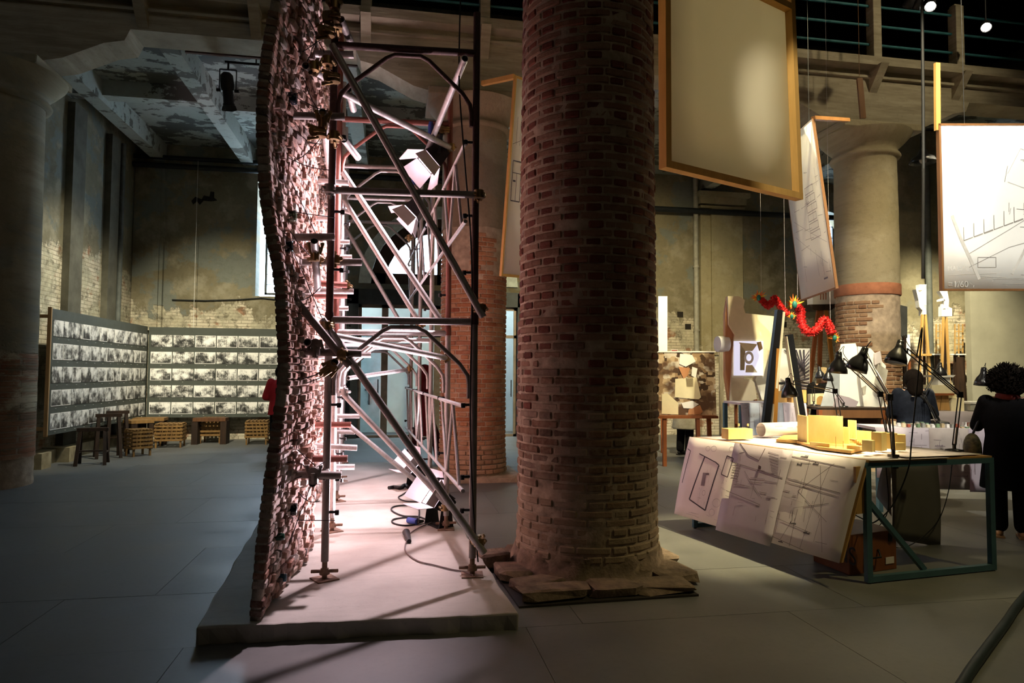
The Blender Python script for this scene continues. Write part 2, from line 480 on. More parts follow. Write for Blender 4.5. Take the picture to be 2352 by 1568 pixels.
# pilaster strips and pipes on the left wall
for i, (px, pw) in enumerate(((150, .48), (233, .42))):
    y0 = {0: 12.75, 1: 14.35}[i]
    m = MB().b2((XL, y0, 0), (XL + .12, y0 + pw, 6.2))
    struct('trim_%d' % (i + 4), m, P('pilaster_dark', (.10, .095, .07), .9, var=.3, scale=3))
pl = MB().cyl((XL + .10, 14.95, 0), (XL + .10, 14.95, 6.2), .05); pl.cyl((XL + .32, YB - .08, .3), (XL + .32, YB - .08, 6.0), .045)
solo('drain_pipe', pl, P('pipe_grey_dark', (.10, .11, .10), .6), 'dark drain pipes standing in the corner behind the photo panels', 'pipe')
# corner pilaster of the back wall
struct('trim_6', MB().b2((XL + .02, YB - .16, 2.4), (XL + .55, YB, 6.0)).b2((XL + .45, YB - .10, 2.4), (XL + .62, YB, 6.0)), wall_back_mat)
# dark horizontal pipe under the slab along the back wall
hp = MB().cyl((XL, YB - .25, 6.02), (3.2, YB - .25, 6.02), .06).cyl((XL, YB - .2, 6.22), (3.2, YB - .2, 6.22), .05)
solo('ceiling_pipe', hp, P('pipe_black', (.015, .018, .02), .6), 'black pipe running high along the back wall under the slab', 'pipe')
hp = MB().cyl((3.4, YB - .25, 5.62), (12, YB - .25, 5.62), .07)
solo('ceiling_pipe', hp, MATS['pipe_black'], 'black pipe running above the fluted pilaster', 'pipe')
cw = MB().tube([at(395, 688, YB - .05), at(470, 690, YB - .05), at(540, 688, YB - .05), at(600, 684, YB - .05), at(660, 690, YB - .05)], .012, 6)
solo('wall_cable', cw, MATS['pipe_black'], 'dark cable fixed to the wall below the left window', 'cable')

# right part of back wall: double pilaster with capital, vertical grey pipe, putlog holes
pxa, pxb = X_at(1604, 600), X_at(1700, 600)
zc = at(1650, 448, YB).z
m = MB().b2((pxa, YB - .14, 0), (pxb, YB, zc - .35)); m.b2((pxa + .27, YB - .20, 2.0), (pxb - .30, YB - .14, zc - .35))
m.b2((pxa - .03, YB - .22, zc - .40), (pxb + .03, YB, zc - .34)); m.b2((pxa - .05, YB - .26, zc - .30), (pxb + .05, YB, zc - .12)); m.b2((pxa - .12, YB - .34, zc - .12), (pxb + .12, YB, zc))
struct('trim_7', m, wall_mat('pilaster_plaster', 0, ((.30, .26, .15), (.36, .32, .20), (.42, .38, .26)), 2.0, 21, peel=.1), 'plastered pilaster with moulded capital on the back wall')
gp = MB().cyl((X_at(1594, 600), YB - .12, .6), (X_at(1594, 600), YB - .12, 6.5), .065)
for z in (1.2, 2.6, 4.2): gp.cyl((X_at(1594, 600), YB - .12, z), (X_at(1594, 600), YB - .12, z + .05), .078)
solo('drain_pipe', gp, P('pipe_grey', (.33, .32, .26), .5), 'pale grey drain pipe running up beside the plastered pilaster', 'pipe')
hm = P('hole_dark', (.02, .016, .012), .95)
for (px, py, s) in ((1622, 727, .16), (1655, 740, .26), (1580, 750, .14), (1562, 722, .14), (1800, 745, .14), (1505, 700, .1)):
    c = at(px, py, YB)
    MB().box((c.x, YB - .004, c.z), (s * 1.1, .02, s)).build('putlog_hole', hm, wall_back)
# dark stain with edges of fallen plaster on the left part of the back wall
st = at(470, 465, YB)
blob = [(-.28, .02), (-.2, .12), (-.06, .07), (-.02, .16), (.1, .14), (.12, .26), (.2, .25), (.2, .12), (.27, .06), (.14, .03), (-.02, .04), (-.1, -.06), (-.16, .02), (-.24, -.06)]
MB().prism(blob, (st.x, YB - .006, st.z), (1, 0, 0), (0, 0, 1), (0, 1, 0), .02).build('plaster_scar', hm, wall_back)

# windows ----------------------------------------------------------------
def glass_mat(name, tint, refl=.06):
    n = NT(name); n.n.remove(n.b)
    t = n.new('ShaderNodeBsdfTransparent'); t.inputs[0].default_value = (*tint, 1)
    g = n.new('ShaderNodeBsdfGlossy'); g.inputs['Roughness'].default_value = .05
    m = n.new('ShaderNodeMixShader'); m.inputs[0].default_value = refl
    n.ln(t.outputs[0], m.inputs[1]); n.ln(g.outputs[0], m.inputs[2]); n.ln(m.outputs[0], n.n['Material Output'].inputs[0]); return n.m
M_PANE = glass_mat('window_glass', (.92, .96, 1.0), .04)
M_DOORGLASS = glass_mat('door_glass', (.90, .95, .96), .07)
M_IRON = P('window_iron', (.05, .055, .055), .6)
M_STEEL = P('dark_steel', (.035, .045, .05), .5)
def window(name, xa, xb, za, zb, Y, nx, nz, arch=False, label=None):
    fr = MB(); t = .05
    fr.b2((xa, Y, za), (xa + t, Y + .05, zb)); fr.b2((xb - t, Y, za), (xb, Y + .05, zb)); fr.b2((xa, Y, za), (xb, Y + .05, za + t)); fr.b2((xa, Y, zb - t), (xb, Y + .05, zb))
    w = struct(name, fr, M_IRON, label)
    m = MB()
    for i in range(1, nx): x = xa + (xb - xa) * i / nx; m.b2((x - .007, Y + .01, za), (x + .007, Y + .03, zb))
    for j in range(1, nz): z = za + (zb - za) * j / nz; m.b2((xa, Y + .01, z - .007), (xb, Y + .03, z + .007))
    m.build('window_grid', M_IRON, w)
    for i in range(nx):
        for j in range(nz):
            x = xa + (xb - xa) * i / nx; z = za + (zb - za) * j / nz
            MB().b2((x + .007, Y + .018, z + .007), (x + (xb - xa) / nx - .007, Y + .022, z + (zb - za) / nz - .007)).build('pane', M_PANE, w)
    return w
window('window_1', wx1 + .12, wx2, wz1 + .08, wz2 - .1, YB + .42, 5, 11, label='tall gridded window in the plaster wall, partly behind the brick wall')
window('window_2', rx1, rx2, rz1, rz2, YB + .42, 3, 8, label='arched gridded window beside the stone column')
# lunette over the door
lu = MB()
for i in range(16):
    a0, a1 = math.pi * i / 16, math.pi * (i + 1) / 16
    for (ra, rb, y0, y1) in ((lr - .02, lr + .26, YB - .05, YB + .02),):
        pts = [(lcx - r_ * math.cos(a), lz1 + r_ * math.sin(a)) for r_, a in ((ra, a0), (rb, a0), (rb, a1), (ra, a1))]
        lu.add([(p[0], y0, p[1]) for p in pts] + [(p[0], y1, p[1]) for p in pts], [(0, 1, 2, 3), (4, 7, 6, 5), (0, 4, 5, 1), (1, 5, 6, 2), (2, 6, 7, 3), (3, 7, 4, 0)])
lun = struct('window_3', lu, P('arch_paint', (.50, .56, .52), .7), 'arched lunette window with pale green painted surround above the glass doors')
fr = MB()
for i in range(16):
    a0, a1 = math.pi * i / 16, math.pi * (i + 1) / 16
    pts = [(lcx - r_ * math.cos(a), lz1 + r_ * math.sin(a)) for r_, a in ((lr - .34, a0), (lr, a0), (lr, a1), (lr - .34, a1))]
    fr.add([(p[0], YB + .2, p[1]) for p in pts] + [(p[0], YB + .3, p[1]) for p in pts], [(0, 1, 2, 3), (4, 7, 6, 5), (0, 4, 5, 1), (1, 5, 6, 2), (2, 6, 7, 3), (3, 7, 4, 0)])
fr.b2((lcx - lr, YB + .2, lz1), (lcx + lr, YB + .3, lz1 + .28))
for x in (-.62, .0, .62): fr.b2((lcx + x - .05, YB + .2, lz1), (lcx + x + .05, YB + .3, lz1 + lr - .2))
fr.build('lunette_frame', wood('lunette_wood', '#2c2118', '#46352a'), lun)
pts = [(lcx - (lr - .3) * math.cos(math.pi * i / 16), lz1 + (lr - .3) * math.sin(math.pi * i / 16)) for i in range(17)]
MB().prism([(q[0], q[1]) for q in pts], (0, YB + .25, 0), (1, 0, 0), (0, 0, 1), (0, 1, 0), .006).build('pane', M_PANE, lun)

# glass doors in a dark steel portal --------------------------------------
zt = at(900, 700, YB).z
dm = MB()
dm.b2((dx1 - .06, YB - .12, 0), (dx1 + .2, YB + .1, dz2)); dm.b2((dx2 - .2, YB - .12, 0), (dx2 + .06, YB + .1, dz2)); dm.b2((dx1 - .06, YB - .12, zt), (dx2 + .06, YB + .1, dz2 + .02))
portal = struct('door_1', dm, M_STEEL, 'dark steel portal with glazed doors to the bright vestibule')
M_ALU = P('bronze_alu', (.22, .18, .14), .45, .3)
xa = dx1 + .2
edges = [xa, X_at(875, 900), X_at(888, 900) + .01, X_at(935, 900) + .05, X_at(1003, 900), X_at(1090, 900), dx2 - .2]
leafs = [(xa, X_at(882, 900)), (X_at(882, 900), X_at(1003, 900)), (X_at(1003, 900), X_at(1100, 900)), (X_at(1100, 900), dx2 - .2)]
for (a, b) in leafs:
    f = MB(); t = .075
    f.b2((a, YB, 0), (a + t, YB + .06, zt)); f.b2((b - t, YB, 0), (b, YB + .06, zt)); f.b2((a, YB, zt - t), (b, YB + .06, zt)); f.b2((a, YB, 0), (b, YB + .06, .06)); f.b2((a, YB, 2.35), (b, YB + .06, 2.42))
    lf = f.build('door_leaf', M_ALU, portal)
    MB().b2((a + t, YB + .025, .06), (b - t, YB + .033, 2.35)).build('door_pane', M_DOORGLASS, lf)
    MB().b2((a + t, YB + .025, 2.42), (b - t, YB + .033, zt - t)).build('transom_pane', M_DOORGLASS, lf)
    MB().cyl((b - .14, YB - .05, .95), (b - .14, YB - .05, 1.35), .014).cyl((b - .14, YB - .05, 1.0), (b - .14, YB + .02, 1.0), .01).cyl((b - .14, YB - .05, 1.3), (b - .14, YB + .02, 1.3), .01).build('door_handle', M_STEEL, lf)
# vestibule behind the glass: pale painted walls open to daylight
ve = MB()
ve.quad((dx1 - .3, 17.6, -.05), (dx2 + .3, 17.6, -.05), (dx2 + .3, 17.6, 3.6), (dx1 - .3, 17.6, 3.6))
ve.quad((dx1 - .3, 15.7, -.05), (dx1 - .3, 17.6, -.05), (dx1 - .3, 17.6, 3.6), (dx1 - .3, 15.7, 3.6))
ve.quad((dx2 + .3, 15.7, -.05), (dx2 + .3, 17.6, -.05), (dx2 + .3, 17.6, 3.6), (dx2 + .3, 15.7, 3.6))
struct('wall_vestibule', ve, P('vestibule_paint', (.84, .85, .83), .7, var=.1, scale=2), 'pale blue painted vestibule wall seen through the glass doors')
od = MB().b2((X_at(824, 900, 17.5), 17.45, 0), (X_at(872, 900, 17.5), 17.58, 2.5))
d2 = struct('door_2', od, P('old_door_paint', (.50, .62, .66), .6, var=.2, scale=3), 'old pale blue painted door with bolt behind the glass')
MB().b2((X_at(838, 900, 17.45), 17.40, 1.05), (X_at(862, 900, 17.45), 17.46, 1.10)).build('door_bolt', M_STEEL, d2)
MB().b2((X_at(846, 900, 17.45), 17.40, .7), (X_at(850, 900, 17.45), 17.44, 1.05)).build('chain', M_STEEL, d2)

# gallery: deep concrete beam on the columns, slab, cross beams, posts and rails --------------------
def conc(name, a, b, s=(.5, .5, 5)):
    n = NT(name); p = n.pos(); q = n.vmul(p, s)
    f = n.noise(q, 3, 6, .65); g = n.noise(p, 1.2, 4); h = n.noise(p, 18, 4)
    c = n.mix(n.step(f, .35, .65), a, b); c = n.mix(n.math('MULTIPLY', n.step(g, .5, .7), .5), c, mul(a, .6))
    c = n.mix(n.math('MULTIPLY', n.step(h, .6, .8), .4), c, mul(a, .4))
    n.bump(f, .4, .015); MATS[name] = n.out(c, .9, 0, .15); return n.m
M_CONC = conc('gallery_concrete', (.26, .22, .15), (.40, .35, .25))
M_PEEL = peel_mat('peeling_ceiling', (.32, .35, .31), (.09, .095, .085), .50, 3.4)
M_BEAM = peel_mat('peeling_beam', (.36, .385, .34), (.12, .12, .10), .42, 3.5)
GB, GT = 6.08, 6.60
YF = YC - .30
COLX = [at(-42, 900, YC).x, at(1086, 900, YC).x, at(1994, 800, YC).x]
COLX.append(COLX[2] + 6.6)
gb = MB()
def haunch_profile():
    pts = []
    span = []
    xs = [-7.0]
    for cx in COLX: xs += [cx - 1.75, cx - .62, cx + .62, cx + 1.75]
    return xs
segs = []
x = -7.0
prof = []
for cx in COLX:
    prof += [(cx - 1.75, GB), (cx - 1.68, GB - .16)] + [(cx - 1.68 + 1.0 * t, GB - .16 - .36 * (t ** 2 * (3 - 2 * t))) for t in (.25, .5, .75, 1.0)] + [(cx + .68 + 1.0 * t, GB - .52 + .36 * (t ** 2 * (3 - 2 * t))) for t in (0, .25, .5, .75, 1.0)] + [(cx + 1.75, GB)]
prof = [(-7.0, GB)] + [p for p in prof if p[0] > -7.0] + [(17, GB)]
for (xa_, za_), (xb_, zb_) in zip(prof[:-1], prof[1:]):
    if xb_ - xa_ < 1e-4: continue
    gb.add([(xa_, YF, za_), (xb_, YF, zb_), (xb_, YF, GT), (xa_, YF, GT), (xa_, YF + .5, za_), (xb_, YF + .5, zb_), (xb_, YF + .5, GT), (xa_, YF + .5, GT)], [(0, 1, 2, 3), (4, 7, 6, 5), (0, 4, 5, 1), (3, 2, 6, 7)])
gb.b2((-7, YF - .06, GB + .24), (17, YF, GB + .28))
gb.b2((-7, YF - .22, GT - .14), (17, YF + .6, GT))
gal = thing('gallery', 'weathered concrete gallery beam carried by the columns, with teal railing', 'gallery', (0, YF, GB))
gb.build('edge_beam', M_CONC, gal)
MB().b2((-7, YF + .5, GT - .02), (17, YB, GT + .12)).build('slab', M_PEEL, gal)
for cx in (COLX[0] + .1, at(372, 112, 10.1).x, -.75, 2.2, 4.4, COLX[2] + .1, 9.6):
    MB().b2((cx - .13, YF + .5, GB + .12), (cx + .13, YB, GT)).build('cross_beam', M_BEAM, gal)
for x0, x1, y in ((XL, -3.2, 12.6), (-3.0, 2.0, 12.9), (2.3, 9, 12.6)):
    MB().b2((x0, y, GB + .22), (x1, y + .26, GT)).build('tie_beam', M_BEAM, gal)
posts = [at(q[0], q[1], YF - .1).x for q in ((590, 60), (842, 30), (1112, 40))]
dxp = 1.62
posts = [posts[1] + dxp * k for k in range(-5, 9)]
posts = [at(842, 30, YF).x, at(590, 30, YF).x, at(1112, 30, YF).x, at(2003, 120, YF).x, at(2192, 150, YF).x, at(330, 20, YF).x, at(1400, 30, YF).x, at(1650, 30, YF).x, at(2420, 160, YF).x]
for x in posts:
    m = MB().b2((x - .075, YF - .14, GT - .02), (x + .075, YF + .04, GT + 1.05)); m.b2((x - .06, YF - .10, GT + 1.05), (x + .06, YF + .02, GT + 1.09))
    bevel(m.build('railing_post', M_CONC, gal), .012)
    m = MB().prism([(0, GB + .02), (0, GT - .13), (-.30, GT - .13)], (x - .07, YF, 0), (0, 1, 0), (0, 0, 1), (1, 0, 0), .14)
    m.build('corbel', M_CONC, gal)
M_TEAL = P('teal_paint', (.03, .13, .15), .5)
for z in (.28, .60, .92):
    MB().cyl((-7, YF - .03, GT + z), (17, YF - .03, GT + z), .022).build('rail', M_TEAL, gal)
MB().prism([(-3.0, GB), (-3.0, GB + .4), (0, GB + .4), (0, GB)], (0, YF + .55, 0), (1, 0, 0), (0, 0, 1), (0, 1, 0), .05).build('infill', P('infill_red', (.10, .045, .03), .9), gal)
# ================================================================== BRICK HELPERS
def brick_variant(seed, jit=.09, ch=.11):
    rnd_ = random.Random(seed); vs = []
    fs = []
    def j(): return rnd_.uniform(-jit, jit)
    # chamfered irregular block in a unit cube; front is +x
    corners = {}
    for sx in (-1, 1):
        for sy_ in (-1, 1):
            for sz in (-1, 1):
                base = V((sx * .5, sy_ * .5 + j() * .5, sz * .5 + j() * .6))
                ids = []
                for a in range(3):
                    p = base.copy()
                    for b in range(3):
                        if b != a: p[b] -= (sx, sy_, sz)[b] * ch * rnd_.uniform(.7, 1.3)
                    p[a] += j() * .3
                    ids.append(len(vs)); vs.append(p)
                corners[(sx, sy_, sz)] = ids
    C = corners
    for a in range(3):
        b, c = [(1, 2), (2, 0), (0, 1)][a]
        for s in (-1, 1):
            q = []
            for (u, v) in ((-1, -1), (1, -1), (1, 1), (-1, 1)):
                k = [0, 0, 0]; k[a] = s; k[b] = u; k[c] = v; q.append(C[tuple(k)][a])
            fs.append(tuple(q if s > 0 else q[::-1]))
    for a in range(3):
        b, c = [(1, 2), (2, 0), (0, 1)][a]
        for u in (-1, 1):
            for v in (-1, 1):
                k0 = [0, 0, 0]; k0[a] = -1; k0[b] = u; k0[c] = v; k1 = list(k0); k1[a] = 1
                q = [C[tuple(k0)][b], C[tuple(k0)][c], C[tuple(k1)][c], C[tuple(k1)][b]]
                fs.append(tuple(q if u * v < 0 else q[::-1]))
    for k, ids in C.items():
        s = k[0] * k[1] * k[2]; fs.append(tuple(ids if s > 0 else ids[::-1]))
    return vs, fs
VARS = [brick_variant(i) for i in range(6)]

def var_mesh(i, mat, key):
    k = ('var', i, key)
    if k not in me_cache:
        me = bpy.data.meshes.new('brick_mesh'); me.from_pydata([tuple(p) for p in VARS[i][0]], [], VARS[i][1]); me.materials.append(mat); me_cache[k] = me
    return me_cache[k]

def wedge(r, w, h, depth=.09, ch=.010):
    """curved column brick centred at angle 0, z = 0"""
    a = w / 2 / r; e = ch / r
    st = [(-a, r - ch), (-a + e, r), (0, r), (a - e, r), (a, r - ch)]
    vs = []
    for t, q in st:
        for (rr, z) in ((r - depth, -h / 2), (q - ch, -h / 2), (q, -h / 2 + ch), (q, h / 2 - ch), (q - ch, h / 2), (r - depth, h / 2)):
            vs.append(V((rr * math.cos(t), rr * math.sin(t), z)))
    fs = []
    for i in range(4):
        for k in range(5): fs.append((i * 6 + k, (i + 1) * 6 + k, (i + 1) * 6 + k + 1, i * 6 + k + 1))
    fs.append(tuple(range(6))); fs.append(tuple(range(24, 30))[::-1])
    return vs, fs

def brick_column(col, cx, cy, rfun, r0, z0, z1, course, npair, mats, keep, jit, limit, seed, drop=0.0):
    """mats(kind, theta, z) -> material; the bricks showing largest become parts, the rest one joined part"""
    rg = random.Random(seed); items = []
    pitch = 2 * math.pi / npair; hw = .30
    z = z0; row = 0
    to_cam = math.atan2(-cy, -cx)
    while z < z1:
        off = (row % 2) * pitch / 2 + rg.uniform(-.03, .03)
        for k in range(npair):
            for kind in ('stretcher', 'header'):
                t = k * pitch + off + (0 if kind == 'stretcher' else pitch * .5)
                t = (t + math.pi) % (2 * math.pi) - math.pi
                if rg.random() < drop or not keep(t, z): continue
                d = (t - to_cam + math.pi) % (2 * math.pi) - math.pi
                kr = rfun(z) / r0 * (1 + rg.uniform(-jit, jit) * (1.0 if kind == 'stretcher' else 1.6))
                q = project((cx + rfun(z) * math.cos(t), cy + rfun(z) * math.sin(t), z))
                seen = q is not None and -20 < q[0] < W + 20 and -20 < q[1] < H + 20 and math.cos(d) > .12
                size = (math.cos(d) * (2.0 if kind == 'stretcher' else 1.0)) if seen else -1
                items.append((size, kind, t, z, kr, rg.uniform(-.012, .012)))
        z += course; row += 1
    items.sort(key=lambda q: -q[0])
    wd_ = 2 * math.pi * r0 / npair - .024
    geo = {'stretcher': wedge(r0, wd_ * .68, course - .010), 'header': wedge(r0, wd_ * .32, course - .010)}
    rest = {}
    for n_i, (size, kind, t, z, kr, tilt) in enumerate(items):
        m = mats(kind, t, z)
        if n_i < limit and size > 0:
            key = (kind, r0, m.name, course)
            if key not in me_cache:
                me = bpy.data.meshes.new('column_brick'); me.from_pydata([tuple(p) for p in geo[kind][0]], [], geo[kind][1]); me.materials.append(m); me_cache[key] = me
            o = bpy.data.objects.new('brick', me_cache[key]); COL.objects.link(o); o.parent = col
            L = wloc(col); o.location = (cx - L.x, cy - L.y, z - L.z); o.rotation_euler = (0, 0, t + tilt * .3); o.scale = (kr, kr, 1)
        else:
            mb = rest.setdefault(m.name, (MB(), m))[0]
            c, s = math.cos(t), math.sin(t)
            mb.add([(cx + (p.x * c - p.y * s) * kr, cy + (p.x * s + p.y * c) * kr, z + p.z) for p in geo[kind][0]], geo[kind][1])
    for nm, (mb, m) in rest.items():
        o = mb.build('brickwork', m, col); o['kind'] = 'stuff'

def rough_cyl(mb, cx, cy, prof, n=48, amp=.01, sc=6, arc=None):
    vs = []; k = len(prof)
    for (r, z) in prof:
        for i in range(n):
            t = 2 * math.pi * i / n
            rr = r + amp * mnoise.noise(V((math.cos(t) * sc * r, math.sin(t) * sc * r, z * sc)))
            vs.append((cx + rr * math.cos(t), cy + rr * math.sin(t), z))
    mb.add(vs, [(j * n + i, j * n + (i + 1) % n, (j + 1) * n + (i + 1) % n, (j + 1) * n + i) for j in range(k - 1) for i in range(n)], True)
    mb.add(vs[:n] + vs[-n:], [tuple(range(n))[::-1], tuple(range(n, 2 * n))]); return mb
def zs(a, b, n): return [a + (b - a) * i / n for i in range(n + 1)]

# ------------------------------------------------------------------ near column
NCd = 5.36
c0 = ray(1348, 1150); c0 = V((c0.x, c0.y, 0)); c0 = c0 / (CAM_ROT.transposed() @ c0).z * -NCd
NCX, NCY = c0.x, c0.y
near = thing('brick_column', 'massive round brick column with dark red header bricks and a crumbling stone footing', 'column', (NCX, NCY, 0))
def rN(z): return .553 - .006 * z + (.012 if .9 < z < 1.9 else 0) + (.02 * max(0, .35 - z))
M_MORTAR = P('lime_mortar', (.30, .235, .17), .95, var=.4, scale=12, bump=.5)
rough_cyl(MB(), NCX, NCY, [(rN(z) - .008, z) for z in zs(0.05, 6.4, 90)], 56, .012, 9).build('core', M_MORTAR, near)
M_STR = brick_mat('column_stretcher', [(0, (.15, .075, .045)), (.45, (.20, .11, .07)), (.8, (.23, .145, .095)), (1, (.17, .07, .04))], (.30, .22, .15), (.12, .55))
M_HEAD = brick_mat('column_header', [(0, (.085, .022, .014)), (.5, (.12, .032, .02)), (1, (.155, .05, .03))], (.26, .17, .12), (.12, .5), dustamt=.15)
M_LOW = brick_mat('column_eroded', [(0, (.13, .06, .035)), (.3, (.20, .11, .07)), (.6, (.09, .05, .035)), (1, (.30, .22, .16))], (.32, .25, .17), (.3, .7), dustamt=.5)
hole = [(random.uniform(-2.6, -.4), random.choice((.62, .66, 1.05, 1.3, 1.6, 2.6))) for _ in range(16)]
def nkeep(t, z): return not any(abs((t - a)) * .55 < .05 and abs(z - b) < .035 for a, b in hole)
brick_column(near, NCX, NCY, rN, .555, .19, 4.95, .063, 9, lambda k, t, z: (M_LOW if z < 1.5 + .25 * math.sin(t * 5) else (M_HEAD if k == 'header' else M_STR)), nkeep, .007, 300, 3, .012)
# footing
M_FOOT = P('footing_stone', (.19, .14, .10), .95, var=.45, scale=9, bump=.9)
M_PLATE = P('steel_rim', (.035, .03, .026), .6)
A = atz(1192, 1397, 0); B = atz(1605, 1369, 0); Cc = atz(1124, 1300, 0)
D = B + (Cc - A)
m = MB(); up = V((0, 0, .014))
m.add([A, B, D, Cc, A + up, B + up, D + up, Cc + up], [(3, 2, 1, 0), (4, 5, 6, 7), (0, 1, 5, 4), (1, 2, 6, 5), (2, 3, 7, 6), (3, 0, 4, 7)])
m.build('base_plate', M_PLATE, near)
ex = (B - A).normalized(); ey = (Cc - A).normalized()
def stone(cen, size, seed, rot=0.0, name='footing_block'):
    vs, fs = brick_variant(seed, .24, .14)
    ang = math.atan2(ex.y, ex.x) + rot; M_ = Euler((0, 0, ang)).to_matrix()
    MB().add([cen + M_ @ V((p.x * size[0], p.y * size[1], (p.z + .5) * size[2] * .75)) for p in vs], fs).build(name, M_FOOT, near)
pc = A + up
for (a, b, sx, sy_, sz, sd, rt) in ((.28, .13, .46, .20, .10, 21, .03), (.68, .14, .34, .22, .085, 22, 0.04), (1.06, .15, .42, .24, .075, 32, -.05), (1.24, .42, .30, .34, .09, 23, .15), (.10, .62, .22, .36, .10, 24, .05), (.02, .92, .24, .22, .17, 25, .1), (.02, 1.0, .18, .2, .06, 26, .0), (1.35, .9, .24, .4, .07, 27, .1), (.7, 1.3, .9, .2, .08, 28, 0), (.22, .36, .36, .26, .07, 29, .3)):
    stone(pc + ex * a + ey * b, (sx, sy_, sz), sd, rt)
rough_cyl(MB(), NCX, NCY, [(.66, .012), (.61, .04), (.575, .09), (.555, .15), (.54, .2)], 64, .06, 11).build('rubble_bed', M_FOOT, near)

# ------------------------------------------------------------------ far columns
M_PLCOL = wall_mat('column_plaster', 0, ((.24, .18, .115), (.30, .23, .15), (.37, .30, .21)), -3, 31, peel=.25)
M_PLCOL3 = wall_mat('column_plaster_yellow', 0, ((.30, .25, .15), (.36, .30, .19), (.42, .36, .24)), -3, 37, peel=.1)
M_ORANGE = brick_mat('orange_brick', [(0, (.34, .12, .05)), (.4, (.42, .19, .09)), (.75, (.46, .25, .14)), (1, (.28, .08, .04))], (.48, .35, .22), (.22, .6), dustamt=.3)
M_BROWNB = brick_mat('brown_brick', [(0, (.22, .10, .05)), (.4, (.28, .15, .08)), (.75, (.33, .2, .11)), (1, (.17, .07, .04))], (.38, .30, .19), (.2, .55), dustamt=.3)
M_MORT2 = P('pale_mortar', (.42, .32, .22), .95, var=.3, scale=10, bump=.4)
def far_column(name, label, cx, r, brick_top, plast, mort, square_rot=0.0, hz=5.56):
    c = thing(name, label, 'column', (cx, YC, 0))
    rough_cyl(MB(), cx, YC, [(r - .012, z) for z in zs(0, max(brick_top, .4), 50)], 40, .012, 8).build('core', mort, c)
    prof = [(r + .004, brick_top - .03)] + [(r - .02 * (z - brick_top) / 3, z) for z in zs(brick_top, hz - .5, 20)]
    rough_cyl(MB(), cx, YC, prof, 40, .006, 5).build('plastered_shaft', plast, c)
    cp = MB().lathe((cx, YC, hz), [(r - .02, -.52), (r + .035, -.50), (r + .05, -.47), (r + .035, -.44), (r, -.42), (r, -.36), (r + .05, -.31), (r + .12, -.24), (r + .2, -.15), (r + .22, -.11)], 40)
    cp.build('capital', plast, c)
    bevel(MB().box((cx, YC, hz - .055), (1.45, 1.0, .11)).build('abacus', plast, c), .015)
    return c
col_l = far_column('plastered_column', 'plastered column with bare red brick patches standing beside the photo panels', COLX[0], .60, 0.4, wall_mat('left_column_skin', 0, ((.24, .205, .125), (.30, .26, .165), (.36, .315, .21)), 2.1, 46, brick=((.26, .13, .07), (.34, .2, .12), (.28, .22, .15)), peel=.35), M_MORT2)
col_m = far_column('brick_column', 'round column of orange brick with plastered upper half behind the scaffold', COLX[1], .485, 3.62, M_PLCOL, M_MORT2)
brick_column(col_m, COLX[1], YC, lambda z: .485 + .05 * max(0, .5 - z), .485, .12, 3.6, .067, 8, lambda k, t, z: M_ORANGE, lambda t, z: z < 3.2 + .35 * math.sin(t * 4 + 1), .006, 300, 5, .01)
MB().box((COLX[1], YC, .03), (1.3, 1.3, .06)).build('footing', M_MORT2, col_m)
col_r = far_column('brick_column', 'round column with moulded stone capital and half plastered brick shaft behind the model tables', COLX[2], .485, 2.98, M_PLCOL3, M_MORT2)
tc = math.atan2(-YC, -COLX[2])
def rkeep(t, z):
    d = (t - tc + math.pi) % (2 * math.pi) - math.pi
    return not (d > .15 + .25 * math.sin(z * 5) and 1.9 < z < 2.75) and z < 2.72
brick_column(col_r, COLX[2], YC, lambda z: .487, .487, .12, 2.8, .067, 8, lambda k, t, z: M_BROWNB, rkeep, .006, 300, 6, .03)
MB().lathe((COLX[2], YC, 0), [(.492, 2.80), (.497, 2.81), (.497, 2.97), (.492, 2.98)], 40).build('terracotta_band', P('terracotta_band', (.36, .14, .07), .85, var=.25), col_r)

# ------------------------------------------------------------------ platform slab
n_ = NT('platform_concrete'); p_ = n_.pos()
f_ = n_.noise(n_.vmul(p_, (1, 1, 1)), 1.6, 6, .6); g_ = n_.noise(p_, 40, 4); h_ = n_.noise(n_.vmul(p_, (1, 4, 1)), 5, 5)
c_ = n_.mix(n_.step(f_, .35, .65), (.36, .34, .30), (.47, .45, .40)); c_ = n_.mix(n_.math('MULTIPLY', n_.step(h_, .5, .75), .25), c_, (.27, .25, .21))
c_ = n_.mix(n_.math('MULTIPLY', n_.step(g_, .62, .75), .4), c_, (.22, .19, .16))
n_.bump(g_, .25, .005); M_SLAB = n_.out(c_, .8, 0, .2)
SZ = .10
NL, NR = atz(450, 1440, SZ), atz(1192, 1408, SZ)
L2, R2 = atz(592, 1200, SZ), atz(1040, 1180, SZ)
def ext(a, b, Y): t = (Y - a.y) / (b.y - a.y); return a + (b - a) * t
FL_, FR_ = ext(NL, L2, 10.9), ext(NR, R2, 10.9)
N = 26
edge = [NL.lerp(NR, i / N) + V((0, random.uniform(-.008, .008), 0)) for i in range(N + 1)] + [NR.lerp(FR_, i / N) + V((random.uniform(-.015, .015), 0, 0)) for i in range(1, N)] + [FR_, FL_] + [FL_.lerp(NL, i / N) + V((random.uniform(-.01, .01), 0, 0)) for i in range(1, N)]
pm = MB(); k = len(edge)
pm.add(edge + [V((p.x, p.y, 0.0)) + V((0, random.uniform(0, .02), 0)) for p in edge], [tuple(range(k))] + [(i, i + k, (i + 1) % k + k, (i + 1) % k) for i in range(k)])
slab = solo('platform_slab', pm, M_SLAB, 'low pale concrete slab under the brick wall and scaffold', 'slab')
bevel(slab, .012, 2)

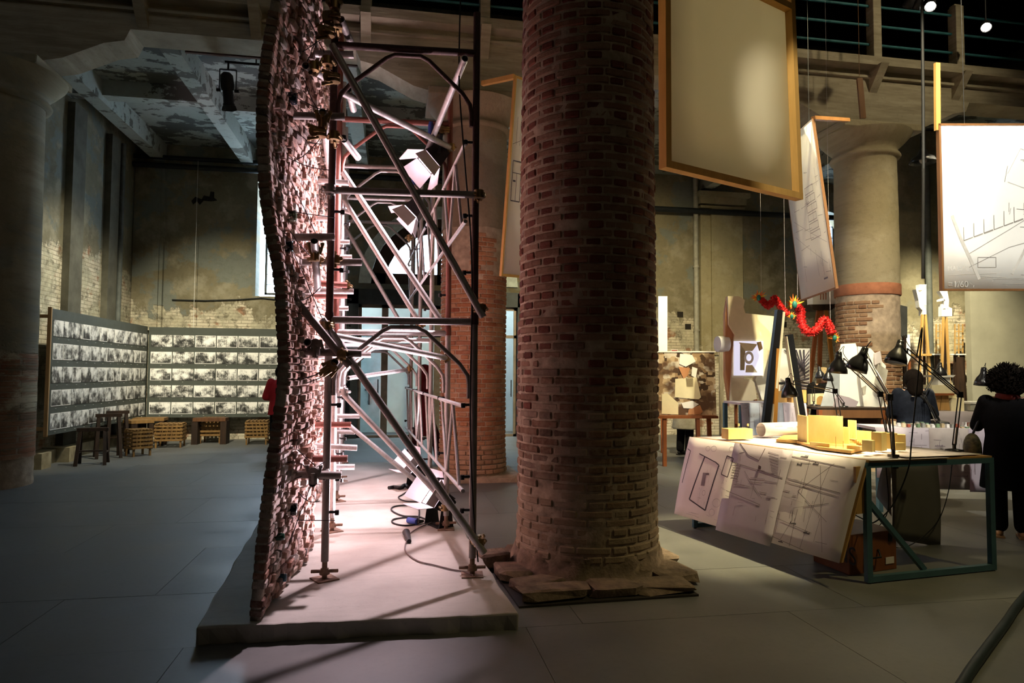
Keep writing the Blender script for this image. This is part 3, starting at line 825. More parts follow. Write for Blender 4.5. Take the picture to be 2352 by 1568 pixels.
# ------------------------------------------------------------------ wavy free-standing brick wall
END_PX = ((599, 1426), (615, 1247), (634, 1094), (648, 986), (662, 900), (666, 830), (661, 755), (657, 640), (640, 560), (627, 500), (620, 428), (617, 357), (613, 286), (615, 214), (624, 143), (634, 64), (650, 0))
WY0 = atz(599, 1426, SZ).y; WY1 = 9.35; WT = .075
prof_z = [(at(a, b, WY0).z, at(a, b, WY0).x) for a, b in END_PX] + [(5.2, -.55)]
PLAN = [(WY0, -.712), (4.65, -.688), (5.2, -.623), (5.7, -.67), (6.3, -.79), (6.9, -.835), (7.5, -.77), (8.2, -.75), (9.4, -.80)]
def lerp_list(pts, z):
    if z <= pts[0][0]: return pts[0][1]
    for (a, xa), (b, xb) in zip(pts[:-1], pts[1:]):
        if z <= b: return xa + (xb - xa) * (z - a) / (b - a)
    return pts[-1][1]
def smooth_list(pts, z, w): return sum(lerp_list(pts, z + d * w) for d in (-1, -.5, 0, .5, 1)) / 5
def WH(y): return 4.3 + .55 * min(1, max(0, (y - 4.6) / 2.4))
def wallx(y, z):
    t = y - WY0
    e = smooth_list(prof_z, z, .12) - prof_z[0][1]
    return smooth_list(PLAN, y, .3) + e * (.35 + .65 * math.exp(-t / 1.2)) + .05 * math.sin(z * 2.1 + y * 1.3) * min(1, t / 2)
bw = thing('brick_wall', 'wavy free-standing wall of salvaged brick shards standing on the slab, lit pink-white', 'wall', (-.75, WY0, SZ))
M_WMORT = P('shard_mortar', (.46, .40, .34), .9, var=.35, scale=14, bump=.6)
cm = MB(); NY, NZ = 60, 48
cm.grid(lambda u, v: (wallx(WY0 + .004 + (WY1 - WY0 - .01) * u, SZ + (WH(WY0 + .004 + (WY1 - WY0 - .01) * u) - SZ) * v) - .012, WY0 + .004 + (WY1 - WY0 - .01) * u, SZ + (WH(WY0 + .004 + (WY1 - WY0 - .01) * u) - SZ) * v), NY, NZ)
co = cm.build('mortar_core', M_WMORT, bw); solidify(co, WT - .022, -1)
M_SHARD = brick_mat('brick_shard', [(0, (.26, .11, .075)), (.2, (.38, .22, .16)), (.4, (.17, .085, .065)), (.6, (.46, .35, .29)), (.8, (.30, .145, .105)), (.92, (.50, .46, .42)), (1, (.12, .08, .07))], (.50, .45, .41), dustamt=.45)
rg = random.Random(12); items = []
z = SZ + .02
while z < WH(9):
    h = rg.uniform(.036, .052); y = WY0 - rg.uniform(0, .006)
    while y < WY1:
        L = rg.uniform(.05, .14) if rg.random() < .75 else rg.uniform(.03, .05)
        if y < WY0 + .01: L = rg.uniform(.08, .14)
        if y + L > WY1: L = WY1 - y
        if L > .03 and z < WH(y) and rg.random() > .03:
            yc = y + L / 2; hh = h * rg.uniform(.78, 1.0); zz = z + h / 2
            xx = wallx(yc, zz); dy = (wallx(yc + .04, zz) - wallx(yc - .04, zz)) / .08; dz = (wallx(yc, zz + .04) - wallx(yc, zz - .04)) / .08
            prot = rg.choice((-.004, 0, .004, .010, .018, .026)) if y > WY0 + .01 else rg.uniform(-.003, .003); T = WT + prot
            jt = .3 if y < WY0 + .01 else 1
            rot = Euler((rg.uniform(-.06, .06) * jt, math.atan(dz) + rg.uniform(-.08, .08) * jt, -math.atan(dy) + rg.uniform(-.08, .08) * jt)).to_matrix()
            cen = V((xx - WT / 2 + prot / 2 + .004, yc, zz))
            q = project(cen)
            seen = q and -10 < q[0] < W and -30 < q[1] < H + 10 and q[0] > 560
            first = (y <= WY0 + .02)
            size = (hh * (L * max(.05, -cen.x / cen.y - dy) + (WT if first else 0)) / (yc * yc)) if seen else -1
            items.append((size, cen, rot, (T, L * .95, hh), rg.randrange(6)))
        y += L + .006
    z += h + .004
items.sort(key=lambda q: -q[0])
rest = MB()
Lw = wloc(bw)
for i, (size, cen, rot, sc_, vi) in enumerate(items):
    if i < 300 and size > 0:
        o = bpy.data.objects.new('brick', var_mesh(vi, M_SHARD, 'shard')); COL.objects.link(o); o.parent = bw
        o.location = cen - Lw; o.rotation_euler = rot.to_euler(); o.scale = sc_
    else:
        rest.add([cen + rot @ V((p.x * sc_[0], p.y * sc_[1], p.z * sc_[2])) for p in VARS[vi][0]], VARS[vi][1])
ro = rest.build('brickwork', M_SHARD, bw); ro['kind'] = 'stuff'
# bottle ends built into the wall
def gl(name, c):
    n = NT(name); n.out(c, .08, 0, .6); n.b.inputs['Transmission Weight'].default_value = .3; return n.m
for (px, py, Yb, r, c, nm) in ((640, 1170, WY0 + .55, .042, (.004, .005, .005), 'black'), (640, 1327, WY0 + .45, .026, (.02, .10, .16), 'blue'), (627, 1233, WY0 + .25, .022, (.01, .08, .05), 'green'), (652, 565, WY0 + .3, .036, (.006, .02, .03), 'dark'), (662, 495, WY0 + .6, .04, (.06, .08, .05), 'olive'), (655, 225, WY0 + .5, .04, (.01, .015, .025), 'navy')):
    zz = CAMZ + ray(px, py).z * Yb / ray(px, py).y
    x = wallx(Yb, zz)
    MB().lathe((x, Yb, zz), [(r, -.05), (r, .03), (r * .92, .045), (r * .6, .04), (.001, .03)], 14, Matrix(((0, 0, 1), (0, 1, 0), (-1, 0, 0)))).build('bottle_end', gl('bottle_' + nm, c), bw)
# ================================================================== SCAFFOLD
S0 = V((-.436, 4.797, 0)); SU = V((1.0, -.062, 0)); SV = V((-.072, 1.42, 0))
def S(u, k, z): p = S0 + SU * u + SV * k; return V((p.x, p.y, z))
scaf = thing('scaffold', 'tall tubular steel scaffold bracing the brick wall, with arched frames and couplers', 'scaffold', (S0.x, S0.y, SZ))
def tubemat(name, a, b, rough=.45, metal=.75):
    n = NT(name); p = n.pos(); f = n.noise(n.vmul(p, (1, 1, .5)), 9, 6, .7); g = n.noise(p, 45, 4)
    c = n.mix(n.step(f, .4, .62), a, b); c = n.mix(n.math('MULTIPLY', n.step(g, .55, .75), .5), c, (.16, .10, .07))
    MATS[name] = n.out(c, n.ramp(f, [(.3, rough), (.7, rough + .2)]), metal, .4); return n.m
M_GALV = tubemat('galvanised_tube', (.34, .33, .32), (.44, .43, .42))
M_RED = tubemat('rusty_red_tube', (.17, .05, .035), (.23, .09, .07), .55, .2)
M_DRED = tubemat('shaded_red_tube', (.055, .028, .024), (.085, .045, .038), .6, .2)  # red tube darkened: the front frame's unlit side is put into the colour
M_GREYF = tubemat('grey_frame_tube', (.20, .18, .165), (.28, .255, .24), .5, .5)
M_BRASS = tubemat('coupler_brass', (.30, .20, .08), (.22, .15, .08), .4, .9)
M_RUST = P('rusty_plate', (.20, .13, .09), .8, var=.4, scale=20)
M_BLACK = P('black_metal', (.012, .012, .013), .45, .2, var=.1)
Z1 = at(900, 736, 4.76).z; Z2 = at(930, 112, 4.76).z; ZTL = 4.75
RT = .0255
def coupler(p, d1, d2, mat=None):
    p, d1, d2 = V(p), V(d1).normalized(), V(d2).normalized(); m = MB()
    n = d1.cross(d2); n = n.normalized() if n.length > .01 else d1.orthogonal().normalized()
    m.cyl(p - d1 * .028, p + d1 * .028, .036, 10); m.cyl(p + n * .045 - d2 * .028, p + n * .045 + d2 * .028, .036, 10)
    for q, d in ((p, d1), (p + n * .045, d2)):
        s = n.cross(d).normalized()
        for sg in (1, -1):
            m.cyl(q + s * .03 * sg - n * .03, q + s * .045 * sg + n * .03, .011, 6); m.cyl(q + s * .045 * sg + n * .028, q + s * .045 * sg + n * .045, .015, 6)
    return m.build('coupler', mat or M_BRASS, scaf)
def tube_part(a, b, mat, r=RT, name='tube', n=12):
    return MB().pipe(a, b, r, n).build(name, mat, scaf)
for k in range(5):
    red = k in (1,)
    low = M_GALV if k else M_GREYF
    upm = (M_DRED if k == 0 else M_RED) if k in (0, 1) else M_GALV
    for u in (0.0, 1.0):
        # adjustable foot
        b = S(u, k, SZ); m = MB().box(b + V((0, 0, .004)), (.15, .15, .008), Euler((0, 0, .5 + u)).to_matrix())
        m.cyl(b, b + V((0, 0, .24)), .018, 10)
        m.cyl(b + V((0, 0, .035)), b + V((0, 0, .075)), .036, 8, .026); m.cyl(b + V((-.09, .02, .05)), b + V((.09, -.02, .06)), .012, 6)
        m.build('base_jack', M_RUST, scaf)
        ztop = (ZTL if u == 0 else (at(1100, 28, 4.72).z if k == 0 else Z2 + .25))
        MB().cyl(S(u, k, .22), S(u, k, Z1 + .02), RT, 12).build('post', low, scaf)
        MB().cyl(S(u, k, Z1 + .02), S(u, k, ztop), RT, 12).cyl(S(u, k, Z1 - .02), S(u, k, Z1 + .05), RT + .004, 12).build('post', upm, scaf)
    for zb, mt in ((Z1, low), (Z2, upm)):
        MB().cyl(S(0, k, zb), S(1, k, zb), RT, 12).build('frame_bar', mt, scaf)
        prof = [(.035, -.52), (.035, -.42), (.05, -.35), (.11, -.28), (.36, -.075), (.42, -.045), (.60, -.045), (.66, -.075), (.90, -.30), (.955, -.38), (.965, -.44), (.965, -.54)]
        MB().tube([S(u, k, zb + dz) for u, dz in prof], .016, 10).build('arched_brace', mt, scaf)
    for zz in (.55, .78, 1.28, Z1 + .35, 2.62, 3.15):
        for u in (0, 1):
            a = S(u, k, zz); d = V((-1 if u else 1, 0, 0)); MB().cyl(a, a + d * .09, .010, 6).cyl(a + d * .075 - V((0, 0, .02)), a + d * .075 + V((0, 0, .012)), .016, 6).build('locking_pin', M_BLACK, scaf)
# guard lattices between the frames on the open side
for (zl, zh) in ((.68, 1.27), (2.58, 3.16)):
    for k in range(4):
        MB().cyl(S(.93, k, zh), S(.93, k + 1, zh), .015, 8).build('guard_rail', M_GALV, scaf)
        MB().cyl(S(.93, k, zl), S(.93, k + 1, zl), .015, 8).build('guard_rail', M_GALV, scaf)
        for a, b in ((.12, .38), (.38, .62), (.62, .88)):
            up_ = (a == .38)
            MB().cyl(S(.93, k + a, zl if not up_ else zh), S(.93, k + b, zh if not up_ else zl), .013, 8).build('lattice_bar', M_GALV, scaf)
# cross and diagonal tubes
def T(a, ya, b, yb, mat, r=RT): return tube_part(at(a[0], a[1], ya), at(b[0], b[1], yb), mat, r)
T((746, 436), 4.72, (1112, 448), 4.66, M_GREYF)
T((762, 103), 4.70, (1110, 728), 4.64, M_GALV)
T((740, 733), 4.70, (1112, 1270), 4.62, M_GALV)
T((664, 672), 4.55, (803, 840), 4.62, M_GREYF)
T((785, 212), 4.85, (1038, 341), 6.12, M_GALV)
T((702, 150), 4.50, (770, 192), 5.1, M_GALV)
T((1068, 134), 4.62, (982, 345), 6.2, M_GALV)
T((790, 905), 6.12, (1036, 1168), 6.08, M_GALV)
T((800, 975), 7.5, (985, 1130), 7.5, M_GALV)
T((788, 395), 6.12, (1012, 735), 6.08, M_GALV)
T((790, 458), 7.55, (968, 748), 7.5, M_GALV)
T((792, 520), 8.98, (940, 775), 8.95, M_GALV)
T((790, 320), 4.9, (822, 362), 5.3, M_GALV)
T((800, 205), 4.9, (812, 252), 5.2, M_GALV)
T((783, 45), 4.62, (806, 98), 4.85, M_GREYF)
T((770, 772), 5.0, (1026, 822), 6.1, M_GALV)
T((800, 868), 8.0, (942, 848), 8.95, M_GALV)
# short putlogs holding the wall
PUT = [((650, 265), (792, 268), 4.66, M_GREYF), ((684, 122), (812, 126), 4.9, M_GALV), ((640, 545), (769, 544), 4.66, M_GREYF), ((675, 602), (831, 602), 4.95, M_GREYF), ((664, 806), (830, 812), 4.66, M_GREYF), ((650, 1089), (784, 1091), 4.66, M_GREYF), ((671, 1053), (798, 1053), 5.1, M_RED),
       ((700, 180), (760, 176), 5.3, M_GALV), ((705, 415), (800, 420), 6.0, M_GALV), ((700, 500), (765, 502), 6.0, M_GALV), ((700, 648), (797, 655), 6.0, M_RED), ((715, 668), (812, 669), 6.1, M_GALV), ((716, 680), (797, 679), 6.15, M_RED), ((715, 975), (806, 975), 6.0, M_RED), ((700, 815), (852, 815), 6.05, M_GALV), ((698, 1022), (820, 1028), 5.9, M_GALV), ((700, 1072), (814, 1072), 6.3, M_GALV),
       ((745, 955), (826, 955), 7.6, M_GALV), ((745, 990), (815, 992), 7.6, M_GALV), ((750, 555), (803, 556), 7.6, M_GALV), ((750, 590), (808, 590), 7.6, M_GALV), ((750, 708), (800, 708), 7.6, M_GALV), ((745, 470), (812, 490), 7.6, M_GALV)]
for a, b, y, mt in PUT: T(a, y, b, y, mt)
# ledgers running along the wall (seen end-on)
for (px, py, y0, L, dz, mt) in ((741, 257, 4.56, 1.5, 0, M_GALV), (706, 786, 4.52, .95, .03, M_GALV), (768, 832, 4.56, 1.4, 0, M_GREYF), (718, 1110, 4.6, 1.2, 0, M_GALV), (722, 553, 4.5, .5, -.25, M_GALV)):
    a = at(px, py, y0); tube_part(a, a + V((-.055 * L, L, dz)), mt)
ax, az, ay = V((1, 0, 0)), V((0, 0, 1)), V((0, 1, 0))
for (px, py, y, d1, d2, mt) in ((1104, 708, 4.66, az, (.5, 0, -.9), M_BRASS), (748, 748, 4.68, az, (.5, 0, -.9), M_BRASS), (1100, 1245, 4.64, az, (.5, 0, -.9), M_BRASS), (1100, 446, 4.66, az, ax, M_BRASS), (757, 433, 4.70, az, ax, M_GREYF),
        (1036, 338, 6.1, az, (.8, .6, -.3), M_BRASS), (724, 588, 4.62, ax, ay, M_BRASS), (728, 600, 4.95, ax, az, M_BRASS), (770, 598, 4.9, ax, az, M_BRASS), (742, 285, 4.6, ax, ay, M_BRASS), (738, 305, 4.62, az, ay, M_BRASS), (768, 312, 4.66, az, ax, M_BRASS),
        (775, 55, 4.66, az, ax, M_BRASS), (758, 75, 4.6, az, ay, M_BRASS), (770, 20, 4.66, ax, az, M_BRASS), (752, 40, 4.6, ay, az, M_BRASS), (752, 140, 4.66, az, ax, M_BRASS), (722, 160, 4.6, (1, 0, -.5), az, M_BRASS), (770, 180, 4.66, az, ay, M_BRASS),
        (720, 1100, 4.62, ax, ay, M_GREYF), (744, 1090, 4.72, az, ax, M_GREYF), (785, 815, 4.6, ax, (.6, 0, -.8), M_BRASS), (762, 842, 4.6, ay, (.6, 0, -.8), M_BRASS), (725, 790, 4.6, ay, ax, M_GREYF), (1022, 1165, 6.1, az, (.5, 0, -.9), M_BRASS), (1024, 822, 6.1, az, ax, M_BRASS), (1025, 300, 6.15, az, ay, M_BRASS), (940, 545, 8.9, az, ax, M_BRASS), (940, 847, 8.9, az, ax, M_BRASS), (795, 655, 6.1, az, ax, M_BRASS), (790, 900, 6.1, az, ax, M_GALV), (1010, 735, 6.1, az, (.5, 0, -.9), M_BRASS), (966, 747, 7.5, az, (.5, 0, -.9), M_BRASS)):
    coupler(at(px, py, y), d1, d2, mt)
# tie wires from wall to tubes
wr = random.Random(4)
M_WIRE = P('black_wire', (.015, .012, .012), .6)
WIRES = [((640, 560), (760, 775), 0), ((655, 1285), (715, 1110), .0), ((660, 1195), (770, 1195), .0), ((665, 870), (775, 830), .02), ((664, 880), (776, 838), .02), ((668, 868), (770, 825), .03), ((625, 385), (730, 545), .0), ((650, 40), (745, 120), 0), ((640, 160), (740, 60), 0), ((685, 215), (755, 255), .02), ((680, 300), (740, 330), .03), ((662, 485), (770, 500), .0), ((650, 530), (730, 600), .02), ((690, 175), (735, 260), .02), ((655, 115), (745, 85), 0), ((690, 360), (755, 390), .02), ((660, 1030), (740, 1085), .0), ((665, 1060), (745, 1095), .0), ((690, 1100), (745, 1060), .02), ((700, 370), (748, 300), .03), ((670, 690), (735, 660), .02), ((700, 1130), (735, 1150), .03)]
for a, b, sag in WIRES:
    y = 4.62; A_, B_ = at(a[0], a[1], y), at(b[0], b[1], y + .05)
    zc = A_.z
    Yw = 4.62
    A_ = V((wallx(Yw + wr.uniform(-.3, .5), A_.z), A_.y, A_.z))
    pts = [A_.lerp(B_, t / 8) + V((wr.uniform(-.004, .004), wr.uniform(-.004, .004), -sag * math.sin(math.pi * t / 8))) for t in range(9)]
    MB().tube(pts, .003, 5).build('tie_wire', M_WIRE, scaf)

# ------------------------------------------------------------------ flood lights with barn doors
M_LAMPB = P('lamp_black', (.012, .012, .013), .5, .1, var=.1)
M_FLAP = P('barn_door_metal', (.50, .46, .48), .5, .3, var=.1)
M_LENS = E('flood_lens', (1.0, .74, .86), 14.0)
M_BLUE = P('blue_plug', (.04, .07, .30), .5)
M_CABLE = P('black_rubber', (.012, .012, .012), .6)
PINK = (1.0, .76, .86); FLOODP = 390
def flood(pos, target, label, stand, power, down=None, angle=108):
    pos = V(pos); d = (V(target) - pos).normalized()
    side = d.cross(V((0, 0, 1))).normalized(); up_ = side.cross(d).normalized()
    base = stand if stand is not None else pos
    t = thing('flood_light', label, 'flood light', base, 'flood lights aimed at the brick wall')
    rot = Matrix((side, d, up_)).transposed()
    w, l, h = .26, .16, .20
    m = MB()
    pr = [(-l, -h * .32), (-l, h * .32), (0, h / 2), (0, -h / 2)]
    m.prism(pr, pos - side * w / 2, d, up_, side, w); hs_ = m.build('housing', M_LAMPB, t)
    for i in range(4): MB().prism([(-l * .9, -.004), (-l * .9, .004), (-.02, .004), (-.02, -.004)], pos - side * w * .42 + up_ * (h * .42 + .02 * i * 0), d, up_, side, w * .84).build('cooling_fin', M_LAMPB, hs_) if i == 0 else None
    MB().prism([(0, -h / 2 + .015), (0, h / 2 - .015), (.006, h / 2 - .015), (.006, -h / 2 + .015)], pos - side * (w / 2 - .015), d, up_, side, w - .03).build('lens', M_LENS, hs_)
    for (axs, hx, wdt) in ((up_, h / 2, w), (-up_, h / 2, w), (side, w / 2, h), (-side, w / 2, h)):
        o_ = pos + axs * hx + d * .008
        dir_ = (d * .82 + axs * .58).normalized(); lat = d.cross(axs).normalized(); Lf = .17
        a, b = o_ - lat * wdt / 2, o_ + lat * wdt / 2
        c, e = o_ + dir_ * Lf + lat * wdt * .62, o_ + dir_ * Lf - lat * wdt * .62
        nn = dir_.cross(lat).normalized() * .002
        f = MB().add([a - nn, b - nn, c - nn, e - nn, a + nn, b + nn, c + nn, e + nn], [(3, 2, 1, 0), (4, 5, 6, 7), (0, 1, 5, 4), (1, 2, 6, 5), (2, 3, 7, 6), (3, 0, 4, 7)])
        f.build('barn_door', M_FLAP, t)
    y = MB()
    piv = pos - d * .07
    if stand is not None:
        for sg in (1, -1):
            a = piv + side * (w / 2 + .012) * sg; foot = V((a.x, a.y, base.z))
            ax_ = V((d.x, d.y, 0)).normalized()
            y.prism([(-.075, 0), (.075, 0), (.04, piv.z - base.z + .02), (-.04, piv.z - base.z + .02)], foot - side * .004, ax_, (0, 0, 1), side, .008)
            y.cyl(a - side * .01, a + side * .02 * sg + side * .01, .03, 10)
        y.box(V((piv.x, piv.y, base.z + .006)), (w + .03, .15, .012), Matrix((side, V((0, 0, 1)).cross(side) * 1.0, V((0, 0, 1)))).transposed())
        y.build('floor_bracket', M_LAMPB, t)
    else:
        top = pos - d * .05 + V((0, 0, .20)) + V((.05, 0, 0))
        for sg in (1, -1): y.bar(piv + side * (w / 2 + .012) * sg, top + side * .1 * sg, .03, .006)
        y.bar(top - side * .11, top + side * .11, .03, .006); y.cyl(top, top + V((0, 0, .10)), .014, 8); y.box(top + V((0, 0, .11)), (.06, .06, .05)); y.build('yoke', M_LAMPB, t)
        MB().cyl(top + V((-.07, 0, .02)), top + V((-.07, 0, .14)), .026, 10).cyl(top + V((-.07, 0, -.04)), top + V((-.07, 0, .02)), .018, 10).build('blue_plug', M_BLUE, t)['label'] = 'blue industrial plug'
    lamp('SPOT', 'flood_glow', pos + d * .03, target, power, PINK, .07, angle, .35, t)
    return t
u1 = at(985, 372, 6.15); u2 = at(945, 490, 7.6)
l1 = atz(1003, 1208, SZ); l2 = atz(952, 1122, SZ)
flood(u1, V((-.72, 5.9, 2.4)), 'upper flood light with barn doors hung from the red scaffold frame', None, FLOODP)
flood(u2, V((-.72, 7.7, 2.4)), 'upper flood light with barn doors hung on the galvanised scaffold frame', None, FLOODP)
flood(l1 + V((-.03, 0, .27)), V((-.72, 5.8, 1.3)), 'flood light on the slab beside the coiled cable and blue plug', l1, FLOODP)
flood(l2 + V((-.03, 0, .27)), V((-.72, 8.0, 1.4)), 'flood light on the slab beside the black gloved cable bundle', l2, FLOODP)
def curve(pts, n=6):
    pts = [V(p) for p in pts]; out = []
    P_ = [pts[0] * 2 - pts[1]] + pts + [pts[-1] * 2 - pts[-2]]
    for i in range(1, len(P_) - 2):
        for k in range(n):
            t = k / n; a, b, c, d = P_[i - 1:i + 3]
            out.append(.5 * ((2 * b) + (-a + c) * t + (2 * a - 5 * b + 4 * c - d) * t * t + (-a + 3 * b - 3 * c + d) * t ** 3))
    return out + [pts[-1]]
def floorpts(lst, z=SZ + .009): return [atz(a, b, z) for a, b in lst]
c = thing('power_cable', 'power cable with a dark connector trailing from the slab flood light to the scaffold foot', 'cable', atz(937, 1235, SZ))
MB().tube(curve(floorpts([(990, 1200), (965, 1210), (945, 1222), (938, 1232), (930, 1255), (935, 1270), (960, 1288), (1000, 1298), (1040, 1308), (1065, 1312), (1088, 1322)])), .006, 6).build('cable', P('grey_cable', (.16, .12, .11), .6), c)
MB().cyl(atz(933, 1222, SZ + .03), atz(940, 1243, SZ + .02), .033, 12, .018).build('connector', M_LAMPB, c)
c = thing('power_cable', 'black cable lying in loops with a blue industrial plug beside the flood light', 'cable', atz(930, 1190, SZ))
MB().tube(curve(floorpts([(1000, 1203), (985, 1195), (960, 1186), (925, 1184), (900, 1172), (905, 1163), (935, 1160), (960, 1165), (962, 1188), (955, 1203), (925, 1206), (902, 1200), (905, 1192), (935, 1188), (960, 1190)])), .008, 6).build('cable', M_CABLE, c)
MB().cyl(atz(938, 1194, SZ + .03), atz(958, 1198, SZ + .03), .028, 12).build('plug', M_BLUE, c); MB().cyl(atz(958, 1198, SZ + .03), atz(972, 1196, SZ + .02), .024, 12, .012).build('plug_body', M_LAMPB, c)
c = MB().tube(curve(floorpts([(938, 1119), (930, 1113), (920, 1120), (905, 1118), (893, 1120)], SZ + .02)), .022, 7).tube(curve(floorpts([(940, 1125), (925, 1135), (915, 1142), (930, 1150), (960, 1152)])), .007, 6)
solo('cable_bundle', c, M_CABLE, 'bundled black cable lying on the slab by the far flood light', 'cable')
# black cable hanging down the right post
solo('hanging_cable', MB().tube(curve([at(1058, -20, 4.9), at(1055, 100, 4.85), at(1055, 200, 4.8), at(1064, 330, 4.72), at(1074, 450, 4.70), at(1082, 560, 4.69), at(1084, 700, 4.68), at(1080, 950, 4.68), at(1086, 1150, 4.68), at(1098, 1290, 4.7)]), .006, 6), M_CABLE, 'thin black cable hanging down the right scaffold post', 'cable')
# ================================================================== PHOTO PANELS (left)
def atd(px, py, d):
    r = ray(px, py); k = (CAM_ROT.transposed() @ r).z
    return V((0, 0, CAMZ)) + r * (d / -k)
def photo_mat():
    n = NT('photo_print'); tc = n.new('ShaderNodeTexCoord'); g = tc.outputs['Generated']; s = n.sep(g)
    r = n.new('ShaderNodeObjectInfo').outputs['Random']; w = n.math('MULTIPLY', r, 97.0)
    q = n.vmul(g, (1.5, .0, 1.1))
    a = n.noise(q, 1.3, 6, .58, w); b = n.noise(n.vmul(g, (5, 0, 3)), 1.5, 5, .6, n.math('ADD', w, 11.3))
    wv = n.new('ShaderNodeTexWave'); n.ln(n.vmul(g, (3, 0, 2)), wv.inputs['Vector']); wv.inputs['Scale'].default_value = 2.2; wv.inputs['Distortion'].default_value = 7.0; wv.inputs['Detail'].default_value = 3
    n.val(wv.inputs['Phase Offset'], n.math('MULTIPLY', r, 50.0))
    v = n.math('ADD', n.math('MULTIPLY', a, .75), n.math('ADD', n.math('MULTIPLY', b, .22), n.math('MULTIPLY', wv.outputs['Fac'], .10)))
    v = n.math('ADD', v, n.math('MULTIPLY', n.math('SUBTRACT', s[2], .5), .10))
    c = n.ramp(v, [(.45, (.015, .015, .015)), (.51, (.10, .10, .095)), (.545, (.40, .40, .38)), (.60, (.82, .81, .78))])
    e = n.math('MINIMUM', n.math('MINIMUM', s[0], n.math('SUBTRACT', 1.0, s[0])), n.math('MULTIPLY', n.math('MINIMUM', s[2], n.math('SUBTRACT', 1.0, s[2])), .75))
    bd = n.math('MULTIPLY', n.math('LESS_THAN', e, .028), n.math('GREATER_THAN', n.math('FRACT', n.math('MULTIPLY', r, 13.7)), .6))
    c = n.mix(bd, c, (.80, .79, .76))
    MATS['photo_print'] = n.out(c, .45, 0, .3); return n.m
M_PHOTO = photo_mat()
M_BOARD = P('panel_board', (.060, .068, .058), .7, var=.1)
M_CAPT = P('caption_white', (.75, .74, .70), .6)
M_TIMBER = wood('pale_timber', '#8a6a44', '#a98a5e', .6)
YP = 15.5
xc = at(337, 850, YP).x
r_ = ray(115, 850); YN = xc / (r_.x / r_.y)
zt_, zb_ = at(117, 708, YN).z, at(113, 1000, YN).z
ztb, zbb = at(480, 753, YP).z, at(480, 958, YP).z
def photo_panel(label, org, ux, length, ztop, zbot, cols, rows, face):
    """org: corner at the reading-left end, ux unit vector along the panel, face unit normal to the hall"""
    t = thing('photo_display', label, 'photo display', (org.x, org.y, zbot))
    m = MB(); a = org; b = org + ux * length; bk = -face * .05
    m.add([V((p.x, p.y, z)) for z in (zbot, ztop) for p in (a, b, b + bk, a + bk)], [(0, 1, 5, 4), (1, 2, 6, 5), (2, 3, 7, 6), (3, 0, 4, 7), (4, 5, 6, 7), (3, 2, 1, 0)])
    m.build('board', M_BOARD, t)
    Hh = ztop - zbot; mgx = .04; pw = (length - 2 * mgx) / cols; rh = Hh * .93 / rows
    key = ('photo', round(pw, 3), round(rh, 3))
    if key not in me_cache:
        me_cache[key] = MB().box((0, 0, 0), (pw * .95, .006, rh * .70)).mesh('photo'); me_cache[key].materials.append(M_PHOTO)
    L = wloc(t); cap = MB()
    for r in range(rows):
        for c in range(cols):
            p = org + ux * (mgx + pw * (c + .5)) + face * .004; z = ztop - Hh * .085 - rh * (r + .36)
            o = bpy.data.objects.new('photo', me_cache[key]); COL.objects.link(o); o.parent = t
            o.location = V((p.x, p.y, z)) - L; o.rotation_euler = (0, 0, math.atan2(ux.y, ux.x))
            q = V((p.x, p.y, z - rh * .45)) + face * .002
            cap.bar(q - ux * .012, q + ux * .012, .012, .003)
    o = cap.build('captions', M_CAPT, t); o['kind'] = 'stuff'
    return t
pL = photo_panel('long dark panel of black and white photos along the left wall', V((xc, YN, 0)), V((0, 1, 0)), YP - YN - .02, zt_, zb_, 12, 5, V((1, 0, 0)))
MB().b2((xc - .05, YN - .03, zb_ - .02), (xc + .002, YN, zt_ + .02)).build('end_post', M_TIMBER, pL)
MB().bar((xc - .05, YN + .02, zt_ - .12), (XL + .01, YN + .02, zt_ - .12), .05).bar((xc - .05, YN + .02, zb_ + .1), (XL + .01, YN + .02, zb_ + .1), .05).build('wall_struts', M_TIMBER, pL)
pB = photo_panel('dark panel of black and white photos along the back wall beside the corner', V((xc + .02, YP, 0)), V((1, 0, 0)), 4.05, ztb, zbb, 9, 5, V((0, -1, 0)))
MB().bar((xc + .5, YP + .03, zbb + .3), (xc + .5, YB, zbb + .3), .05).bar((xc + 3.2, YP + .03, zbb + .3), (xc + 3.2, YB, zbb + .3), .05).build('wall_struts', M_TIMBER, pB)
for x in (xc + .9, xc + 2.9): MB().cyl((x, YP + .02, ztb), (x, YP + .02, 6.1), .004, 5).build('hanging_wire', M_CAPT, pB)
# kerb and low brick piers at the foot of the left wall
struct('baseboard_left', MB().b2((XL, 9.9, 0), (XL + .22, YB, .22)), P('kerb_plaster', (.30, .25, .15), .9, var=.4, scale=5), 'low plastered kerb at the foot of the left wall')
for y in (11.4, 12.3):
    struct('trim_%d' % (8 if y < 12 else 9), MB().b2((XL, y, 0), (XL + .42, y + .3, .24)), MATS['kerb_plaster'])

